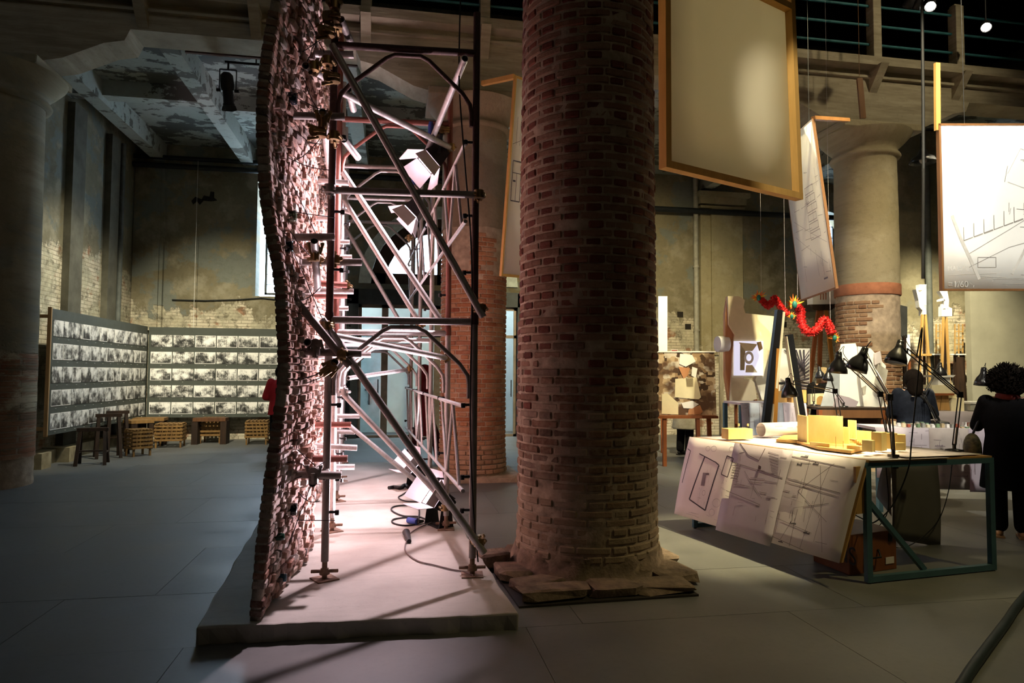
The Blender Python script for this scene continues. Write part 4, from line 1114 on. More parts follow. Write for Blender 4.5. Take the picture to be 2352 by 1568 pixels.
# ------------------------------------------------------------------ stools, crates and trestles under the photos
M_CRATE = wood('crate_wood', '#6b4f2f', '#96723f', .6)
M_DWOOD = wood('dark_old_wood', '#1d130d', '#3a2718', .7)
M_BWOOD = wood('brown_wood', '#4a2f1c', '#6a4529', .6)
def crate(px, py, w, d, h, leg, label, rot=0.0, light=False):
    b = atz(px, py, 0); t = thing('crate_stool', label, 'stool', b, 'slatted crate stools'); mt = M_CRATE
    M_ = Euler((0, 0, rot)).to_matrix()
    def bx(name, c, s, m): MB().box(b + M_ @ V(c), s, M_).build(name, m, t)
    for sx in (-1, 1):
        for sy_ in (-1, 1): bx('leg', (sx * (w / 2 - .03), sy_ * (d / 2 - .03), (leg + .02) / 2), (.03, .03, leg + .02), mt)
    n = 5; sh = (h - leg) / n
    for i in range(n):
        z = leg + sh * (i + .5)
        for sy_ in (-1, 1): bx('slat', (0, sy_ * d / 2, z), (w, .015, sh * .55), mt)
        for sx in (-1, 1): bx('slat', (sx * w / 2, 0, z), (.015, d, sh * .55), mt)
    for i in range(6): bx('top_slat', (-w / 2 + w * (i + .5) / 6, 0, h + .008), (w / 6 * .7, d + .02, .015), mt)
    for sx in (-1, 1):
        for sy_ in (-1, 1): bx('corner_post', (sx * (w / 2 - .02), sy_ * (d / 2 - .02), (h + leg) / 2), (.025, .025, h - leg), mt)
    return t
crate(391, 1026, .50, .45, .46, .12, 'low slatted crate stool beside the small table, under the corner of the photo panels', .1)
crate(317, 1046, .34, .34, .46, .12, 'slatted crate stool with pale edges tucked behind the dark trestles', .75)
crate(487, 1016, .44, .40, .52, .14, 'slatted crate stool standing inside the dark timber bench frame', 0.0)
crate(591, 1019, .44, .42, .48, .13, 'slatted crate stool standing alone beside the brick wall', .06)
def trestle(px, py, w, h, label, rot=0.0, spread=.2, bar=True, mat=M_DWOOD, beam=.055):
    b = atz(px, py, 0); t = thing('trestle', label, 'trestle', b, 'dark timber trestles')
    M_ = Euler((0, 0, rot)).to_matrix(); G = lambda x, y, z: b + M_ @ V((x, y, z))
    for sx in (-1, 1):
        for sy_ in (-1, 1): MB().bar(G(sx * w / 2, sy_ * spread, 0), G(sx * (w / 2 - .03), sy_ * .03, h - .03), .05, .03).build('leg', mat, t)
        if bar: MB().bar(G(sx * (w / 2 - .01), -spread * .65, h * .35), G(sx * (w / 2 - .01), spread * .65, h * .35), .045, .02).build('stretcher', mat, t)
    if bar: MB().bar(G(-w / 2, -spread * .6, h * .40), G(w / 2, -spread * .6, h * .40), .045, .02).build('stretcher', mat, t)
    MB().bar(G(-w / 2 - .02, 0, h - .01), G(w / 2 + .02, 0, h - .01), .10, beam).build('top_beam', mat, t)
    return t
trestle(211, 1066, .40, .57, 'small dark sawhorse at the near end of the photo panels', .25, .2)
trestle(247, 1050, .36, .74, 'tall dark trestle with open frame behind the small sawhorse', .45, .2, False)
trestle(268, 1041, .32, .76, 'tallest dark trestle between the open frame and the pale edged crate', .45, .2)
def small_table(px, py, w, d, h, label, rot=0.0, top=M_CRATE):
    b = atz(px, py, 0); t = thing('side_table', label, 'table', b, 'plain wooden tables'); M_ = Euler((0, 0, rot)).to_matrix()
    MB().box(b + V((0, 0, h - .03)), (w, d, .06), M_).build('table_top', top, t)
    for sx in (-1, 1):
        for sy_ in (-1, 1): MB().box(b + M_ @ V((sx * (w / 2 - .05), sy_ * (d / 2 - .05), (h - .06) / 2)), (.08, .08, h - .06), M_).build('leg', M_DWOOD, t)
small_table(316, 1030, .42, .42, .56, 'dark legged wooden table behind the pale edged crate', .7)
small_table(344, 1022, .58, .40, .56, 'dark legged wooden table with pale top in the corner of the photo panels', .1)
b = atz(483, 1019, 0); t = thing('timber_bench', 'heavy dark timber portal bench straddling a crate stool', 'bench', b)
MB().box(b + V((0, 0, .51)), (.64, .30, .07)).build('seat', M_BWOOD, t)
for sx in (-1, 1): MB().box(b + V((sx * .28, 0, .24)), (.12, .28, .48)).build('leg', M_DWOOD, t)

# ------------------------------------------------------------------ theatre spotlight hanging under the gallery
sp = at(523, 205, 10.6)
t = thing('theatre_spotlight', 'black theatre spotlight hanging from the peeling gallery ceiling', 'spotlight', sp)
dn = V((.05, .25, -1)).normalized(); rot_ = dn.to_track_quat('Z', 'Y').to_matrix()
MB().lathe(sp, [(.05, -.24), (.09, -.20), (.10, -.05), (.085, .02)], 16, rot_).build('housing', M_LAMPB, t)
MB().lathe(sp, [(.075, .02), (.075, .20), (.085, .21), (.085, .24)], 16, rot_).build('lens_tube', M_LAMPB, t)
MB().lathe(sp, [(.10, .24), (.12, .30), (.11, .31), (.09, .25)], 4, rot_, smooth=False).build('shutter', M_LAMPB, t)
y = MB()
for sg in (1, -1): y.bar(sp + V((.12 * sg, 0, -.02)), sp + V((.12 * sg, 0, .30)), .012, .02); y.cyl(sp + V((.10 * sg, 0, -.02)), sp + V((.16 * sg, 0, -.02)), .025, 8)
y.bar(sp + V((-.12, 0, .30)), sp + V((.12, 0, .30)), .012, .02); y.cyl(sp + V((0, 0, .30)), sp + V((0, 0, .42)), .015, 8); y.build('yoke', M_LAMPB, t)
y = MB().cyl(sp + V((-.05, 0, .42)), sp + V((.45, 0, .42)), .02, 8).cyl(sp + V((.40, 0, .42)), V((sp.x + .40, sp.y, GT - .02)), .012, 6); y.build('hanging_bar', M_LAMPB, t)
# ================================================================== RIGHT SIDE: MODEL TABLES
HT = .88
M_PAPER = P('drawing_paper', (.70, .64, .65), .8, var=.05, scale=3)
M_VELLUM = P('vellum_lilac', (.40, .35, .41), .7, var=.08, scale=3)
M_VELLUM2 = P('vellum_grey', (.50, .44, .48), .7, var=.08, scale=3)
M_INK = P('ink_dark', (.06, .05, .07), .8); M_INKL = P('ink_light', (.36, .31, .35), .8); M_INKM = P('ink_mid', (.20, .16, .18), .8)
M_BLUE_F = P('table_blue_steel', (.07, .15, .19), .45, .2, var=.12)
M_PLY = wood('plywood', '#a07a48', '#bd955c', .6)
M_MODEL = wood('model_basswood', '#dcc079', '#ead596', .6, (1, 1, .3), 9)
M_MODEL2 = wood('model_basswood_dark', '#a9854a', '#c09a5c', .6)

def sheet(name, c, mat, parent, nu=8, nv=8, bulge=0.0, th=.0025, wob=.0):
    """c: corners top-left, top-right, bottom-right, bottom-left; returns object and uv -> point function"""
    tl, tr, br, bl = [V(q) for q in c]
    nrm = (tr - tl).cross(bl - tl).normalized()
    if nrm.dot(V((0, 0, CAMZ)) - tl) < 0: nrm = -nrm
    def fn(u, v):
        p = tl.lerp(tr, u).lerp(bl.lerp(br, u), v)
        return p + nrm * (bulge * math.sin(math.pi * v) + wob * math.sin(u * 7 + v * 3))
    o = MB().grid(fn, nu, nv).build(name, mat, parent); solidify(o, th, 0)
    return o, lambda u, v: fn(u, v) + nrm * (th / 2 + .0012), nrm
def ink(f, nrm, lines, mat, parent, name='drawing_lines'):
    """lines: (width, [(u,v)...]) printed as thin strips lying on the paper"""
    m = MB()
    for w, pts in lines:
        for (a, b) in zip(pts[:-1], pts[1:]):
            k = max(1, int(max(abs(a[0] - b[0]), abs(a[1] - b[1])) * 7))
            for i in range(k):
                p = f(a[0] + (b[0] - a[0]) * i / k, a[1] + (b[1] - a[1]) * i / k); q = f(a[0] + (b[0] - a[0]) * (i + 1) / k, a[1] + (b[1] - a[1]) * (i + 1) / k)
                d = q - p
                if d.length < 1e-5: continue
                s = d.normalized().cross(nrm).normalized() * w / 2
                m.add([p - s, q - s, q + s, p + s], [(0, 1, 2, 3)])
    o = m.build(name, mat, parent); o['kind'] = 'stuff'; return o
def circ(cx, cy, rx, ry, n=12): return [(cx + rx * math.cos(2 * math.pi * i / n), cy + ry * math.sin(2 * math.pi * i / n)) for i in range(n + 1)]
def rectl(a, b, c, d): return [(a, b), (c, b), (c, d), (a, d), (a, b)]
def scribble(rg, n, u0, v0, u1, v1, w=.002):
    out = []
    for _ in range(n):
        a = (rg.uniform(u0, u1), rg.uniform(v0, v1)); ln = rg.uniform(.05, .3)
        if rg.random() < .5: b = (min(u1, a[0] + ln * (u1 - u0)), a[1] + rg.uniform(-.01, .01))
        else: b = (a[0] + rg.uniform(-.02, .02), min(v1, a[1] + ln * (v1 - v0)))
        out.append((w, [a, b]))
    return out
def textmarks(rg, u, v, n, h, w=.004):
    """tiny handwriting strokes"""
    out = []
    for i in range(n):
        x = u + i * h * .55; out.append((w, [(x, v), (x + h * .3, v - h * rg.uniform(.3, 1)), (x + h * .35, v)]))
    return out

# ------------------------------------------------------------------ front table
A = V((3.418, 4.44, 0)); B = V((4.601, 4.581, 0)); C = V((2.94, 6.279, 0)); D = B + (C - A)
up_ = V((0, 0, 1))
tb = thing('model_table', 'blue steel frame table with drawings hanging down its long side', 'table', A)
tw = .042
for p, q in ((A, B), (C, D)):
    MB().bar(p + up_ * (HT - .03), q + up_ * (HT - .03), tw).build('frame_rail', M_BLUE_F, tb)
    MB().bar(p + up_ * .03, q + up_ * .03, tw).build('frame_rail', M_BLUE_F, tb)
for p in (A, B, C, D):
    MB().bar(p + up_ * .008, p + up_ * (HT - .01), tw).build('leg', M_BLUE_F, tb); MB().cyl(p, p + up_ * .01, .016, 8).build('foot', M_BLACK, tb)
for p, q in ((A, C), (B, D)): MB().bar(p + up_ * (HT - .03), q + up_ * (HT - .03), tw).build('frame_rail', M_BLUE_F, tb)
ab = (B - A).normalized()
MB().bar(A + up_ * .62 + (C - A).normalized() * .03, A + ab * .55 + up_ * .05 + (C - A).normalized() * .03, .036).build('brace', M_BLUE_F, tb)
e_ = (C - A).normalized(); n_out = V((-e_.y, e_.x, 0)); n_out = n_out if n_out.x < 0 else -n_out
m = MB(); t0 = [A - e_ * .02 + n_out * .01, B - e_ * .02, D + e_ * .03, C + e_ * .03 + n_out * .01]
m.add([p + up_ * (HT - .012) for p in t0] + [p + up_ * (HT + .004) for p in t0], [(3, 2, 1, 0), (4, 5, 6, 7), (0, 1, 5, 4), (1, 2, 6, 5), (2, 3, 7, 6), (3, 0, 4, 7)]); m.build('table_top', M_PLY, tb)
rgp = random.Random(8)
def tp(a, b, z=0.0): return A + (B - A) * a + (C - A) * b + up_ * (HT + .005 + z)
for i, (a0, b0, a1, b1) in enumerate(((0.0, -.02, .62, .42), (.02, .40, .55, 1.0), (.45, .02, .99, .3), (.5, .28, .98, .95), (.62, .0, .92, .14), (.3, -.01, .75, .1))):
    o, f, nr = sheet('top_drawing', [tp(a0, b1, i * .0025), tp(a1, b1, i * .0025), tp(a1, b0, i * .0025), tp(a0, b0, i * .0025)], M_PAPER, tb, 4, 4, 0, .0015)
    f2 = lambda u, v, f=f: f(u, v)
    ink(lambda u, v: tp(a0 + (a1 - a0) * u, b1 + (b0 - b1) * v, i * .0025 + .002), V((0, 0, 1)), scribble(rgp, 14, .05, .05, .95, .95, .003), M_INKL, tb)
# leaning board with drawing sheets: foot line found from its lower corners
def solve(px, py, base, nvec):
    r = ray(px, py); best = None
    for i in range(400):
        o = i * .002
        p = base + nvec * o
        # choose z so that the ray passes closest
        t = (p.x * r.x + p.y * r.y) / (r.x ** 2 + r.y ** 2); q = V((0, 0, CAMZ)) + r * t
        d = math.hypot(q.x - p.x, q.y - p.y)
        if best is None or d < best[0]: best = (d, o, q.z)
    return best
LBR = solve(1928, 1293, A - e_ * .02, n_out); LBL = solve(1552, 1180, C + e_ * .0, n_out)
lo_r = A - e_ * .02 + n_out * max(.12, min(.5, LBR[1])) + up_ * LBR[2]; lo_l = C + n_out * max(.12, min(.6, LBL[1])) + up_ * LBL[2]
hi_r = A - e_ * .015 + n_out * .022 + up_ * (HT + .008); hi_l = C + e_ * .02 + n_out * .022 + up_ * (HT + .008)
bo = n_out * -.022
bm = MB().add([hi_l + bo, hi_r + bo, lo_r + bo, lo_l + bo, hi_l + bo * 1.8, hi_r + bo * 1.8, lo_r + bo * 1.8, lo_l + bo * 1.8], [(0, 1, 2, 3), (7, 6, 5, 4), (0, 4, 5, 1), (1, 5, 6, 2), (2, 6, 7, 3), (3, 7, 4, 0)])
bm.build('hanging_board', M_PLY, tb)
MB().prism([(0, HT - .04), (.0, .50), (.10, .50), (.10, HT - .04)], A + e_ * .01, n_out, up_, e_, .02).build('side_gusset', M_PLY, tb)
def hb(u, v, off=0.0): return hi_l.lerp(hi_r, u).lerp(lo_l.lerp(lo_r, u), v) + n_out * off
def sub(u0, u1, v0, v1, off): return [hb(u0, v0, off), hb(u1, v0, off), hb(u1, v1, off), hb(u0, v1, off)]
s1, f1, nr1 = sheet('drawing_sheet', sub(-.01, .36, 0, 1.0, .004), M_PAPER, tb, 6, 8, .012)
s2, f2, nr2 = sheet('drawing_sheet', sub(.62, 1.0, 0, 1.0, .002), M_PAPER, tb, 6, 8, .008)
s3, f3, nr3 = sheet('vellum_sheet', sub(.315, .66, 0, 1.04, .007), M_VELLUM, tb, 6, 8, .009, .0012)
s4, f4, nr4 = sheet('vellum_sheet', sub(.60, .78, .22, .80, .0045), M_VELLUM2, tb, 4, 6, .008, .001)
tf = n_out
rgd = random.Random(3)
ink(f1, tf, [(.012, [(.28, .20), (.62, .27)]), (.016, [(.62, .27), (.70, .30), (.62, .86)]), (.016, [(.62, .86), (.27, .78)]), (.016, [(.27, .78), (.40, .22)]), (.009, [(.80, .17), (.92, .19), (.90, .42), (.78, .40), (.80, .17)]), (.006, [(1.0, .12), (1.08, .10)]), (.008, [(.02, .16), (.09, .18), (.06, .6)])], M_INK, tb)
ink(f1, tf, [(.05, [(.47, .42), (.48, .58)]), (.03, [(.50, .44), (.56, .43)])], M_INKM, tb)
ink(f1, tf, [(.003, circ(.42, .12, .04, .03)), (.003, circ(.53, .11, .05, .035)), (.003, circ(.85, .08, .04, .03)), (.003, circ(.53, .66, .03, .03)), (.003, circ(.80, .74, .07, .05)), (.003, circ(.75, .86, .05, .04)), (.003, [(.7, .33), (.78, .36)]), (.003, [(.9, .28), (1.0, .26)])] + scribble(rgd, 16, .42, .3, .64, .8, .002) + scribble(rgd, 10, .7, .45, .95, .7, .003) + scribble(rgd, 8, .1, .9, .9, .97, .002), M_INKL, tb)
ink(f3, tf, scribble(rgd, 26, .05, .05, .95, .8, .003) + [(.006, [(.1, .0), (.3, .12), (.5, .16), (.55, .02)]), (.004, [(.02, .22), (.95, .30)]), (.004, [(.05, .55), (.7, .62)]), (.003, [(.3, .3), (.7, .55)])] + [(.003, [(.62 + .02 * i, .05 + .03 * i), (.8 + .01 * i, .07 + .03 * i)]) for i in range(8)], M_INKM, tb)
ink(f3, tf, [(.05, [(.52, .24), (.57, .25)])] + sum([textmarks(rgd, .08, .26 + .03 * i, 9, .028) for i in range(6)], []), M_INKM, tb)
ink(f2, tf, [(.004, [(.0, .06), (.8, .10)]), (.0035, [(.02, .34), (.82, .40)]), (.004, [(.02, .30), (.82, .36)]), (.003, [(.1, .50), (.4, .53)]), (.004, [(.35, .08), (.36, .98)]), (.003, [(.66, .08), (.30, .42), (.75, .66)]), (.003, [(.5, .12), (.78, .95)]), (.003, [(.26, .45), (.32, .72), (.22, .94)]), (.003, [(.1, .74), (.6, .80)]), (.004, [(.05, .93), (.55, .98)]), (.003, [(.62, .1), (.55, .5), (.5, .97)]), (.003, [(.3, .6), (.72, .48)])] + scribble(rgd, 10, .05, .1, .9, .9, .0025), M_INKM, tb)
ink(f2, tf, textmarks(rgd, .22, .06, 6, .03, .005) + textmarks(rgd, .4, .12, 4, .035, .006) + textmarks(rgd, .2, .15, 4, .03, .006) + textmarks(rgd, .05, .52, 3, .03, .005) + textmarks(rgd, .3, .76, 5, .03, .005) + textmarks(rgd, .5, .82, 5, .03, .005) + textmarks(rgd, .2, .97, 4, .03, .005), M_INK, tb)
ink(f4, tf, scribble(rgd, 10, .05, .05, .95, .9, .003) + [(.02, [(.05, .08), (.3, .10)])], M_INKM, tb)
# grey sheet hanging behind the end frame
g1 = atz(2048, 1075, HT - .05)
q0, q1 = D + (B - D) * .42 + (A - B) * .35, D + (B - D) * .42 + (A - B) * .02
dg = thing('hanging_drawing', 'large grey back of a drawing sheet hanging under the blue framed table', 'drawing', (q0.x, q0.y, .2))
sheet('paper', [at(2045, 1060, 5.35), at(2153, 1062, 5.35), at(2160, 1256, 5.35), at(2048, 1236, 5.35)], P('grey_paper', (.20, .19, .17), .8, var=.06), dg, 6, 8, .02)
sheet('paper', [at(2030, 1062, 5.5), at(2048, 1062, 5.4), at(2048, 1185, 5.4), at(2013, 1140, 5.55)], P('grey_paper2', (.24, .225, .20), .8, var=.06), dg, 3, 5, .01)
# case under the table
cb = atz(1985, 1318, 0); ce = (atz(2062, 1300, 0) - atz(1975, 1322, 0)).normalized()
cs = thing('wooden_case', 'brown wooden carrying case with black stencil letters under the blue table', 'case', atz(1960, 1312, 0))
cA, cB_, cC = atz(1952, 1322, 0), atz(2060, 1306, 0), atz(1868, 1288, 0)
cu = (cB_ - cA); cv = (cC - cA); chh = .30
m = MB(); vs = [cA, cA + cu, cA + cu + cv, cA + cv]
m.add(vs + [p + up_ * chh for p in vs], [(3, 2, 1, 0), (4, 5, 6, 7), (0, 1, 5, 4), (1, 2, 6, 5), (2, 3, 7, 6), (3, 0, 4, 7)])
cbx = bevel(m.build('box', wood('case_wood', '#74442a', '#865234', .5), cs), .006)
cn = cu.normalized().cross(up_).normalized(); cn = cn if cn.y < 0 else -cn
hb_ = cA + cu * .45 + up_ * .17 + cn * .006
MB().tube([hb_ - cu.normalized() * .07, hb_ - cu.normalized() * .06 + cn * .03 - up_ * .05, hb_ + cu.normalized() * .06 + cn * .03 - up_ * .05, hb_ + cu.normalized() * .07], .008, 6).build('handle', M_BLACK, cbx)
MB().box(cA + cu * .85 + up_ * .25 + cn * .006, (.03, .012, .06)).build('latch', M_BLACK, cbx)
MB().prism([(0, 0), (.09, 0), (.09, .05), (0, .05)], cA + cu * .75 + up_ * .05 + cn * .002, cu.normalized(), up_, cn, .003).build('paper_label', M_PAPER, cbx)
def text_obj(name, txt, size, origin, ux, uz, mat, parent):
    cd = bpy.data.curves.new(name, 'FONT'); cd.body = txt; cd.size = size; cd.extrude = .0008
    o = bpy.data.objects.new(name + '_tmp', cd); COL.objects.link(o)
    bpy.context.view_layer.update()
    me = bpy.data.meshes.new_from_object(o.evaluated_get(bpy.context.evaluated_depsgraph_get())); bpy.data.objects.remove(o)
    ux, uz = V(ux).normalized(), V(uz).normalized(); nn = ux.cross(uz)
    M4 = Matrix((ux, uz, nn)).transposed().to_4x4(); L = wloc(parent) if parent else V((0, 0, 0))
    M4.translation = V(origin) - L
    me.transform(M4); me.materials.clear(); me.materials.append(mat)
    q = bpy.data.objects.new(name, me); COL.objects.link(q)
    if parent: q.parent = parent
    return q
cvn = cv.normalized(); cn2 = cvn.cross(up_).normalized(); cn2 = cn2 if cn2.y < 0 else -cn2
text_obj('lettering', 'MENS', .19, cA + cv + cn2 * .004 + up_ * .09 - cvn * .01, -cvn, up_, M_INK, cbx)

# ------------------------------------------------------------------ objects on the table
Zt = HT + .022
def block_pts(p1, p2, h, th, name, mat, parent, z=Zt):
    d = (p2 - p1); nrm = V((-d.y, d.x, 0)).normalized(); nrm = nrm if nrm.y > 0 else -nrm
    m = MB(); vs = [p1, p2, p2 + nrm * th, p1 + nrm * th]
    m.add(vs + [p + up_ * h for p in vs], [(3, 2, 1, 0), (4, 5, 6, 7), (0, 1, 5, 4), (1, 2, 6, 5), (2, 3, 7, 6), (3, 0, 4, 7)])
    return m.build(name, mat, parent)
def hpx(p, pytop):
    """height of a vertical edge standing on p whose top shows at row pytop"""
    lo, hi = 0.0, 2.5
    for _ in range(40):
        mid = (lo + hi) / 2
        if project(p + up_ * mid)[1] > pytop: lo = mid
        else: hi = mid
    return lo
md = thing('wooden_model', 'pale basswood building model with tall folded wall under the desk lamps', 'model', atz(1900, 1025, HT))
def bp(px, py, z=Zt): return atz(px, py, z)
m = MB(); ring = [bp(x, y, HT + .018) for x, y in ((1783, 1014), (1830, 1018), (1880, 1032), (1955, 1041), (2000, 1030), (1990, 1010), (1900, 1000), (1800, 1004))]
k = len(ring); m.add(ring + [p + up_ * .022 for p in ring], [tuple(range(k))[::-1], tuple(range(k, 2 * k))] + [(i, (i + 1) % k, k + (i + 1) % k, k + i) for i in range(k)]); m.build('base_board', M_MODEL2, md)
ZB = HT + .040
p1, p2 = bp(1857, 1016, ZB), bp(1937, 1020, ZB); block_pts(p1, p2, hpx(p1, 953), .015, 'tall_wall', M_MODEL, md)
q1 = bp(1835, 1010, ZB); block_pts(q1, p1, hpx(q1, 952), .012, 'tall_wall', M_MODEL, md)
for (a, b, top, th) in (((1936, 1018), (1950, 1019), 980, .02), ((1948, 1016), (1966, 1018), 964, .012), ((1960, 1014), (2000, 1018), 987, .015), ((1980, 1036), (2003, 1038), 1010, .06), ((2002, 1034), (2025, 1036), 992, .10), ((2024, 1030), (2062, 1031), 994, .05), ((2060, 1030), (2081, 1031), 998, .09), ((2058, 1034), (2080, 1034), 1017, .04), ((1860, 1022), (1905, 1027), 1014, .01), ((1945, 1030), (1975, 1033), 1022, .05), ((1908, 1008), (1934, 1008), 975, .02)):
    p, q = bp(*a, ZB), bp(*b, ZB); block_pts(p, q, hpx(p, top), th, 'model_block', M_MODEL, md)
st = MB()
for i in range(6):
    p = bp(1960 + i * 5, 1030, ZB); st.box(p + up_ * (.01 + .012 * (5 - i)), (.02, .06, .012))
st.build('stair', M_MODEL, md)
for (a, h) in (((1920, 1028), .09), ((1937, 1030), .06), ((1985, 1028), .05)): MB().cyl(bp(*a, ZB), bp(*a, ZB) + up_ * h, .002, 5).build('post', M_MODEL2, md)
sm = thing('small_model', 'small pale wooden block model with two round pegs beside the paper roll', 'model', atz(1700, 1006, HT))
p, q = bp(1673, 1009), bp(1729, 1008); block_pts(p, q, hpx(p, 985), .12, 'box', M_MODEL, sm)
for x in (1697, 1718): c_ = bp(x, 1002); MB().cyl(c_ + up_ * .10, c_ + up_ * .125, .010, 8).build('peg', M_MODEL, sm)
for x in (1684, 1702, 1718): c_ = bp(x, 1008); MB().box(c_ + up_ * .05, (.006, .004, .012)).build('opening', M_INK, sm)
rl = thing('paper_roll', 'rolled up drawing lying on the table beside the wooden model', 'paper roll', atz(1785, 1003, HT))
pa, pb = bp(1748, 1003), bp(1836, 1000); rr = .068
sp_ = [(rr * (1 - .02 * t), t * 2 * math.pi) for t in [i / 16 for i in range(0, 34)]]
ax_ = (pb - pa); axn = ax_.normalized(); sd = V((-axn.y, axn.x, 0))
m = MB(); ra = [pa + up_ * rr + sd * (r * math.cos(t)) + up_ * (r * math.sin(t)) for r, t in sp_]; rb = [p + ax_ for p in ra]
m.add(ra + rb, [(i, i + 1, len(ra) + i + 1, len(ra) + i) for i in range(len(ra) - 1)], True); solidify(m.build('roll', M_PAPER, rl), .0015)
for (a0, a1, t0, t1) in ((.25, .45, 2.2, 2.7), (.55, .7, 2.0, 2.9), (.8, .95, 2.6, 2.9)):
    m = MB(); g = [pa + ax_ * a + up_ * rr + sd * (rr * 1.02 * math.cos(t)) + up_ * (rr * 1.02 * math.sin(t)) for a, t in ((a0, t0), (a1, t0), (a1, t1), (a0, t1))]; m.add(g, [(0, 1, 2, 3)]); m.build('print_patch', M_INKL, rl)

# ------------------------------------------------------------------ desk lamps
M_SHADE = P('lamp_shade_black', (.010, .010, .011), .28, .1, var=.05, spec=.5)
M_CHROME = P('lamp_spring', (.35, .32, .26), .35, .9)
M_BULB = E('desk_bulb', (1.0, .86, .62), 25.0)
def desk_lamp(label, base, elbow, head, aimd, sz=1.0, on=0.0, clamp=True, inner=True):
    base, elbow, head = V(base), V(elbow), V(head)
    t = thing('desk_lamp', label, 'desk lamp', base, 'black spring arm desk lamps')
    d = V(aimd).normalized(); rot = d.to_track_quat('Z', 'Y').to_matrix()
    r = .085 * sz
    so = MB().lathe(head, [(r * .30, -r * 1.15), (r * .34, -r * .7), (r * .42, -r * .45), (r * .75, 0), (r * .96, r * .55), (r * 1.02, r * 1.0)], 20, rot, cap=False).build('shade', M_SHADE, t); solidify(so, .003 * sz)
    MB().lathe(head, [(r * .05, -r * 1.45), (r * .27, -r * 1.4), (r * .33, -r * 1.1), (r * .33, -r * .6)], 14, rot).build('socket', M_SHADE, so)
    MB().sphere(head + d * r * .35, r * .36, 10, 8).build('bulb', M_BULB if on else M_PAPER, so)
    neck = head - d * r * .95
    s = .02 * sz
    wn = neck.lerp(elbow, .12)
    for off, nm in ((up_ * s, 'upper_arm'), (up_ * -s, 'upper_arm')): MB().cyl(wn + off, elbow + off, .0055 * sz, 6).build(nm, M_SHADE, t)
    MB().tube([neck, wn - up_ * s, wn + up_ * s], .008 * sz, 6).build('head_joint', M_SHADE, t)
    k = elbow - base; kd = V((-k.y, k.x, 0)).normalized() if abs(k.x) + abs(k.y) > .02 else V((1, 0, 0))
    lat = (elbow - neck); lat = V((lat.x, lat.y, 0)).normalized() if (abs(lat.x) + abs(lat.y)) > .01 else V((1, 0, 0))
    for sg in (1, -1): MB().cyl(base + up_ * .05 + lat * s * sg, elbow + lat * s * sg, .0055 * sz, 6).build('lower_arm', M_SHADE, t)
    if inner: MB().cyl(base.lerp(elbow, .1), base.lerp(elbow, .42), .007 * sz, 6).build('spring', M_CHROME, t); MB().cyl(elbow.lerp(neck, .1), elbow.lerp(neck, .45), .006 * sz, 6).build('spring', M_CHROME, t)
    MB().box(elbow, (.05 * sz, .02 * sz, .05 * sz)).build('elbow_joint', M_SHADE, t)
    m = MB().cyl(base + up_ * .002, base + up_ * .06, .014 * sz, 8)
    if clamp: m.box(base + up_ * .012, (.06, .05, .02)).box(base + V((0, -.02, -.03)), (.04, .012, .10))
    else: m.lathe(base, [(.07 * sz, .002), (.07 * sz, .014), (.02, .022)], 16)
    m.build('base', M_SHADE, t)
    lp = curve([head - d * r * 1.4, head - d * r * 2.0 + lat * .04, wn + up_ * .06, wn.lerp(elbow, .3) + up_ * .02], 5); MB().tube(lp, .003 * sz, 5).build('cord', M_SHADE, t)
    if on: lamp('SPOT', 'desk_glow', head + d * r * .9, head + d, on, (1.0, .82, .50), .04, 110, .5, t)
    return t
desk_lamp('desk lamp clamped to the end rail of the blue steel table', at(2052, 1050, 4.52), at(2043, 912, 4.62), at(1975, 828, 5.0), (-.25, .35, -1), 1.0, 26.0)
desk_lamp('desk lamp standing on the bare corner of the blue steel table', atz(2192, 1036, HT + .01), at(2205, 906, 4.9), at(2062, 812, 4.8), (-.30, 0, -1), .95, 8.0, False)
desk_lamp('desk lamp behind the tall model wall with a greenish shine on the shade', atz(2040, 1005, HT + .01), at(2022, 905, 5.6), at(1925, 836, 5.75), (-.03, .1, -1), 1.0, 16.0, False)
desk_lamp('lit desk lamp with a low folded arm behind the pale model', atz(1930, 985, HT + .01), at(1918, 898, 6.15), at(1812, 893, 6.3), (.12, 0, -1), .95, 22.0, False)
# lamp cables of the front table
solo('lamp_cable', MB().tube(curve([at(2105, 820, 4.3), at(2118, 760, 4.35), at(2095, 1000, 4.35), at(2085, 1080, 4.4), at(2050, 1160, 4.45), at(2010, 1198, 4.5), at(1990, 1195, 4.6), at(1960, 1180, 4.8)]), .005, 6), M_CABLE, 'black lamp cable drooping below the end of the blue table', 'cable')
solo('lamp_cable', MB().tube(curve([at(2187, 1065, 5.3), at(2178, 1130, 5.3), at(2155, 1195, 5.3), at(2110, 1240, 5.3), at(2065, 1258, 5.3), at(2030, 1235, 5.3), at(2012, 1220, 5.35), at(2040, 1170, 5.3), at(2035, 1070, 5.3)]), .004, 6), M_CABLE, 'thin black cable hanging in a loop under the blue table', 'cable')

